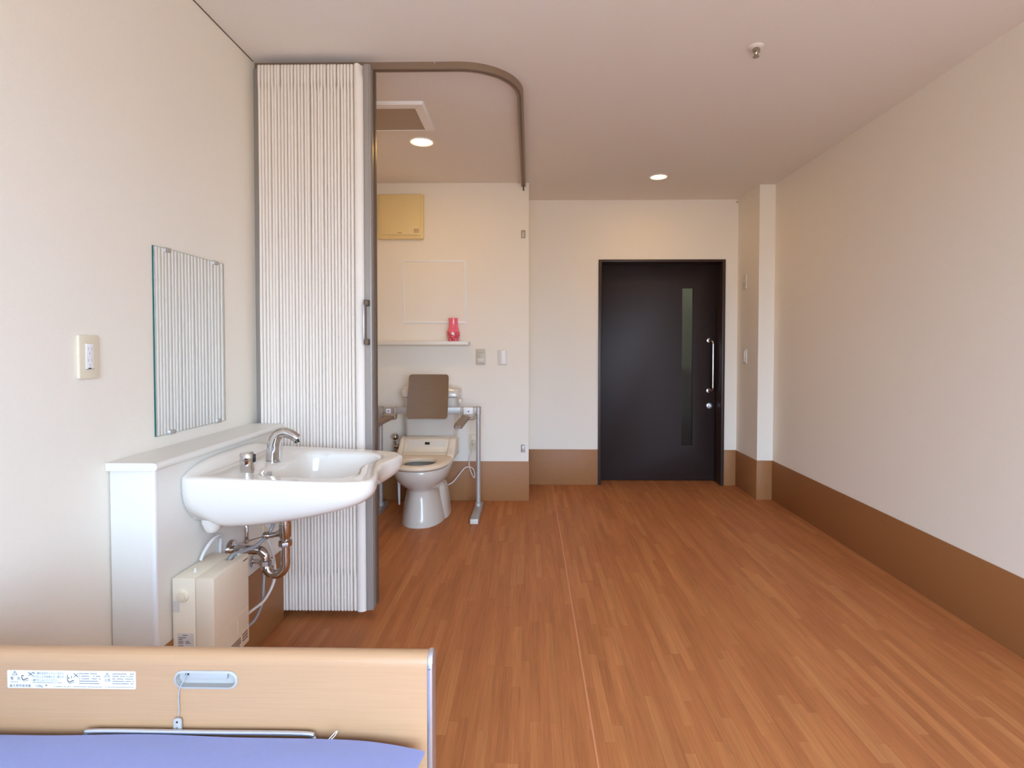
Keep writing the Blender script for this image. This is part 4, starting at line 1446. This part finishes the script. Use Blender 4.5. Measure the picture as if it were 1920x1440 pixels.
# little drawings of a bed with a raised back
for u, v in ((0.0265, 0.0135), (0.1035, 0.0105)):
    lline(bm, (u, v), (u + 0.0085, v + 0.0035), 0.0014); lline(bm, (u, v), (u - 0.0025, v + 0.0055), 0.0012)
    lline(bm, (u + 0.0005, v - 0.0022), (u + 0.010, v + 0.0005), 0.0006); lbox(bm, u - 0.0028, u + 0.0012, v + 0.0066, v + 0.0082)
tag(obj('bed_drawing', bm, M['ink'], lb), kind='stuff')
text('tag_mark', 'II', 0.0075, M['inkdark'], gr, front_mtx(tx_ - 0.0022, BF - 0.0072, 0.5655))
bm = new(); lathe(bm, [(0.0017, 0), (0.0017, -0.0004)], (tx_, BF - 0.0069, 0.5785), 'y', 12)
obj('tag_eyelet', bm, M['inkdark'], gr)

# rail that keeps the mattress in place
bm = new()
rx0, rx1, ry, rz = -0.718, -0.362, 0.8835, 0.5655
tube(bm, [(rx0 - 0.012, ry, 0.46), (rx0 - 0.012, ry, rz - 0.018), (rx0 - 0.008, ry, rz - 0.006), (rx0 + 0.008, ry, rz), ((rx0 + rx1) / 2, ry, rz), (rx1 - 0.008, ry, rz), (rx1 + 0.008, ry, rz - 0.006), (rx1 + 0.012, ry, rz - 0.018), (rx1 + 0.012, ry, 0.46)], 0.0036, 12, sub=5)
obj('mattress_stop', bm, M['silver'], t)['label'] = 'thin metal rail holding the mattress end'
# under-frame, legs and headboard (mostly out of frame)
bm = new()
box(bm, bx0 + 0.05, bx1 - 0.03, -1.08, BF, 0.38, 0.44, 0.004)
obj('frame', bm, M['silverplastic'], t)
for lx_ in (bx0 + 0.1, bx1 - 0.1):
    for ly_ in (0.80, -1.0):
        obj('leg', box(new(), lx_ - 0.02, lx_ + 0.02, ly_ - 0.02, ly_ + 0.02, 0.0, 0.38, 0.002), M['silverplastic'], t)
obj('headboard', box(new(), bx0, bx1, -1.12, -1.082, 0.30, 0.66, 0.012), M['beech'], t)

# mattress with its lavender sheet
t = thing('mattress', 'mattress under a smooth lavender-blue sheet on the beech bed', 'mattress', (-0.65, -0.1, 0.44))
obj('core', box(new(), -1.095, -0.200, -1.07, 0.855, 0.441, 0.545, 0.02, 3), M['matt'], t)
NX, NY = 60, 60
mx0, mx1, my0_, my1_ = -1.105, -0.1665, -1.075, 0.8745
grid = []
for j in range(NY + 1):
    row = []
    for i in range(NX + 1):
        u, v = i / NX, j / NY
        x = mx0 + (mx1 - mx0) * u
        y = my0_ + (my1_ - my0_) * v
        z = 0.5685
        # the far right corner sags, the edges dip a little
        du = max(0.0, (u - 0.86) / 0.14); dv = max(0.0, (v - 0.955) / 0.045)
        z -= 0.010 * du ** 2
        z -= 0.004 * dv ** 3
        if v > 0.9:
            y -= 0.007 * max(0.0, (0.22 - u) / 0.22) + 0.003 * math.sin(u * 9)
            y -= 0.010 * du ** 2 * (v - 0.9) / 0.1
        x -= 0.012 * (1 - dv) * max(0.0, (u - 0.97) / 0.03) * (0.6 + 0.4 * math.sin(y * 9))
        z += 0.0012 * math.sin(x * 23 + y * 11) * math.sin(y * 17)
        row.append(Vector((x, y, z)))
    grid.append(row)
bm = new()
V = [[bm.verts.new(p) for p in r] for r in grid]
for j in range(NY):
    for i in range(NX):
        bm.faces.new((V[j][i], V[j][i + 1], V[j + 1][i + 1], V[j + 1][i]))
rim_v = [V[0][i] for i in range(NX + 1)] + [V[j][NX] for j in range(1, NY + 1)] + [V[NY][i] for i in range(NX - 1, -1, -1)] + [V[j][0] for j in range(NY - 1, 0, -1)]
cxm, cym = (mx0 + mx1) / 2, (my0_ + my1_) / 2
prev = rim_v
for dz, ins_ in ((0.006, 0.000), (0.02, 0.014), (0.06, 0.022), (0.10, 0.024)):
    nxt = []
    for vv_ in rim_v:
        p = vv_.co
        q = Vector((p.x - math.copysign(min(ins_, abs(p.x - cxm)), p.x - cxm) if abs(p.x - cxm) > 0.44 else p.x,
                    p.y - math.copysign(min(ins_ * 0.5, abs(p.y - cym)), p.y - cym) if abs(p.y - cym) > 0.94 else p.y, p.z - dz))
        nxt.append(bm.verts.new(q))
    n_ = len(prev)
    for i in range(n_):
        j = (i + 1) % n_
        bm.faces.new((prev[i], nxt[i], nxt[j], prev[j]))
    prev = nxt
obj('sheet', bm, M['sheet'], t, sharp=70)
bm = new()
tube(bm, [(-0.322, 0.871, 0.566), (-0.316, 0.872, 0.572), (-0.311, 0.873, 0.577), (-0.3095, 0.873, 0.576), (-0.314, 0.872, 0.569), (-0.318, 0.871, 0.566)], 0.0006, 6, sub=4)
obj('loose_thread', bm, M['hose'], t)
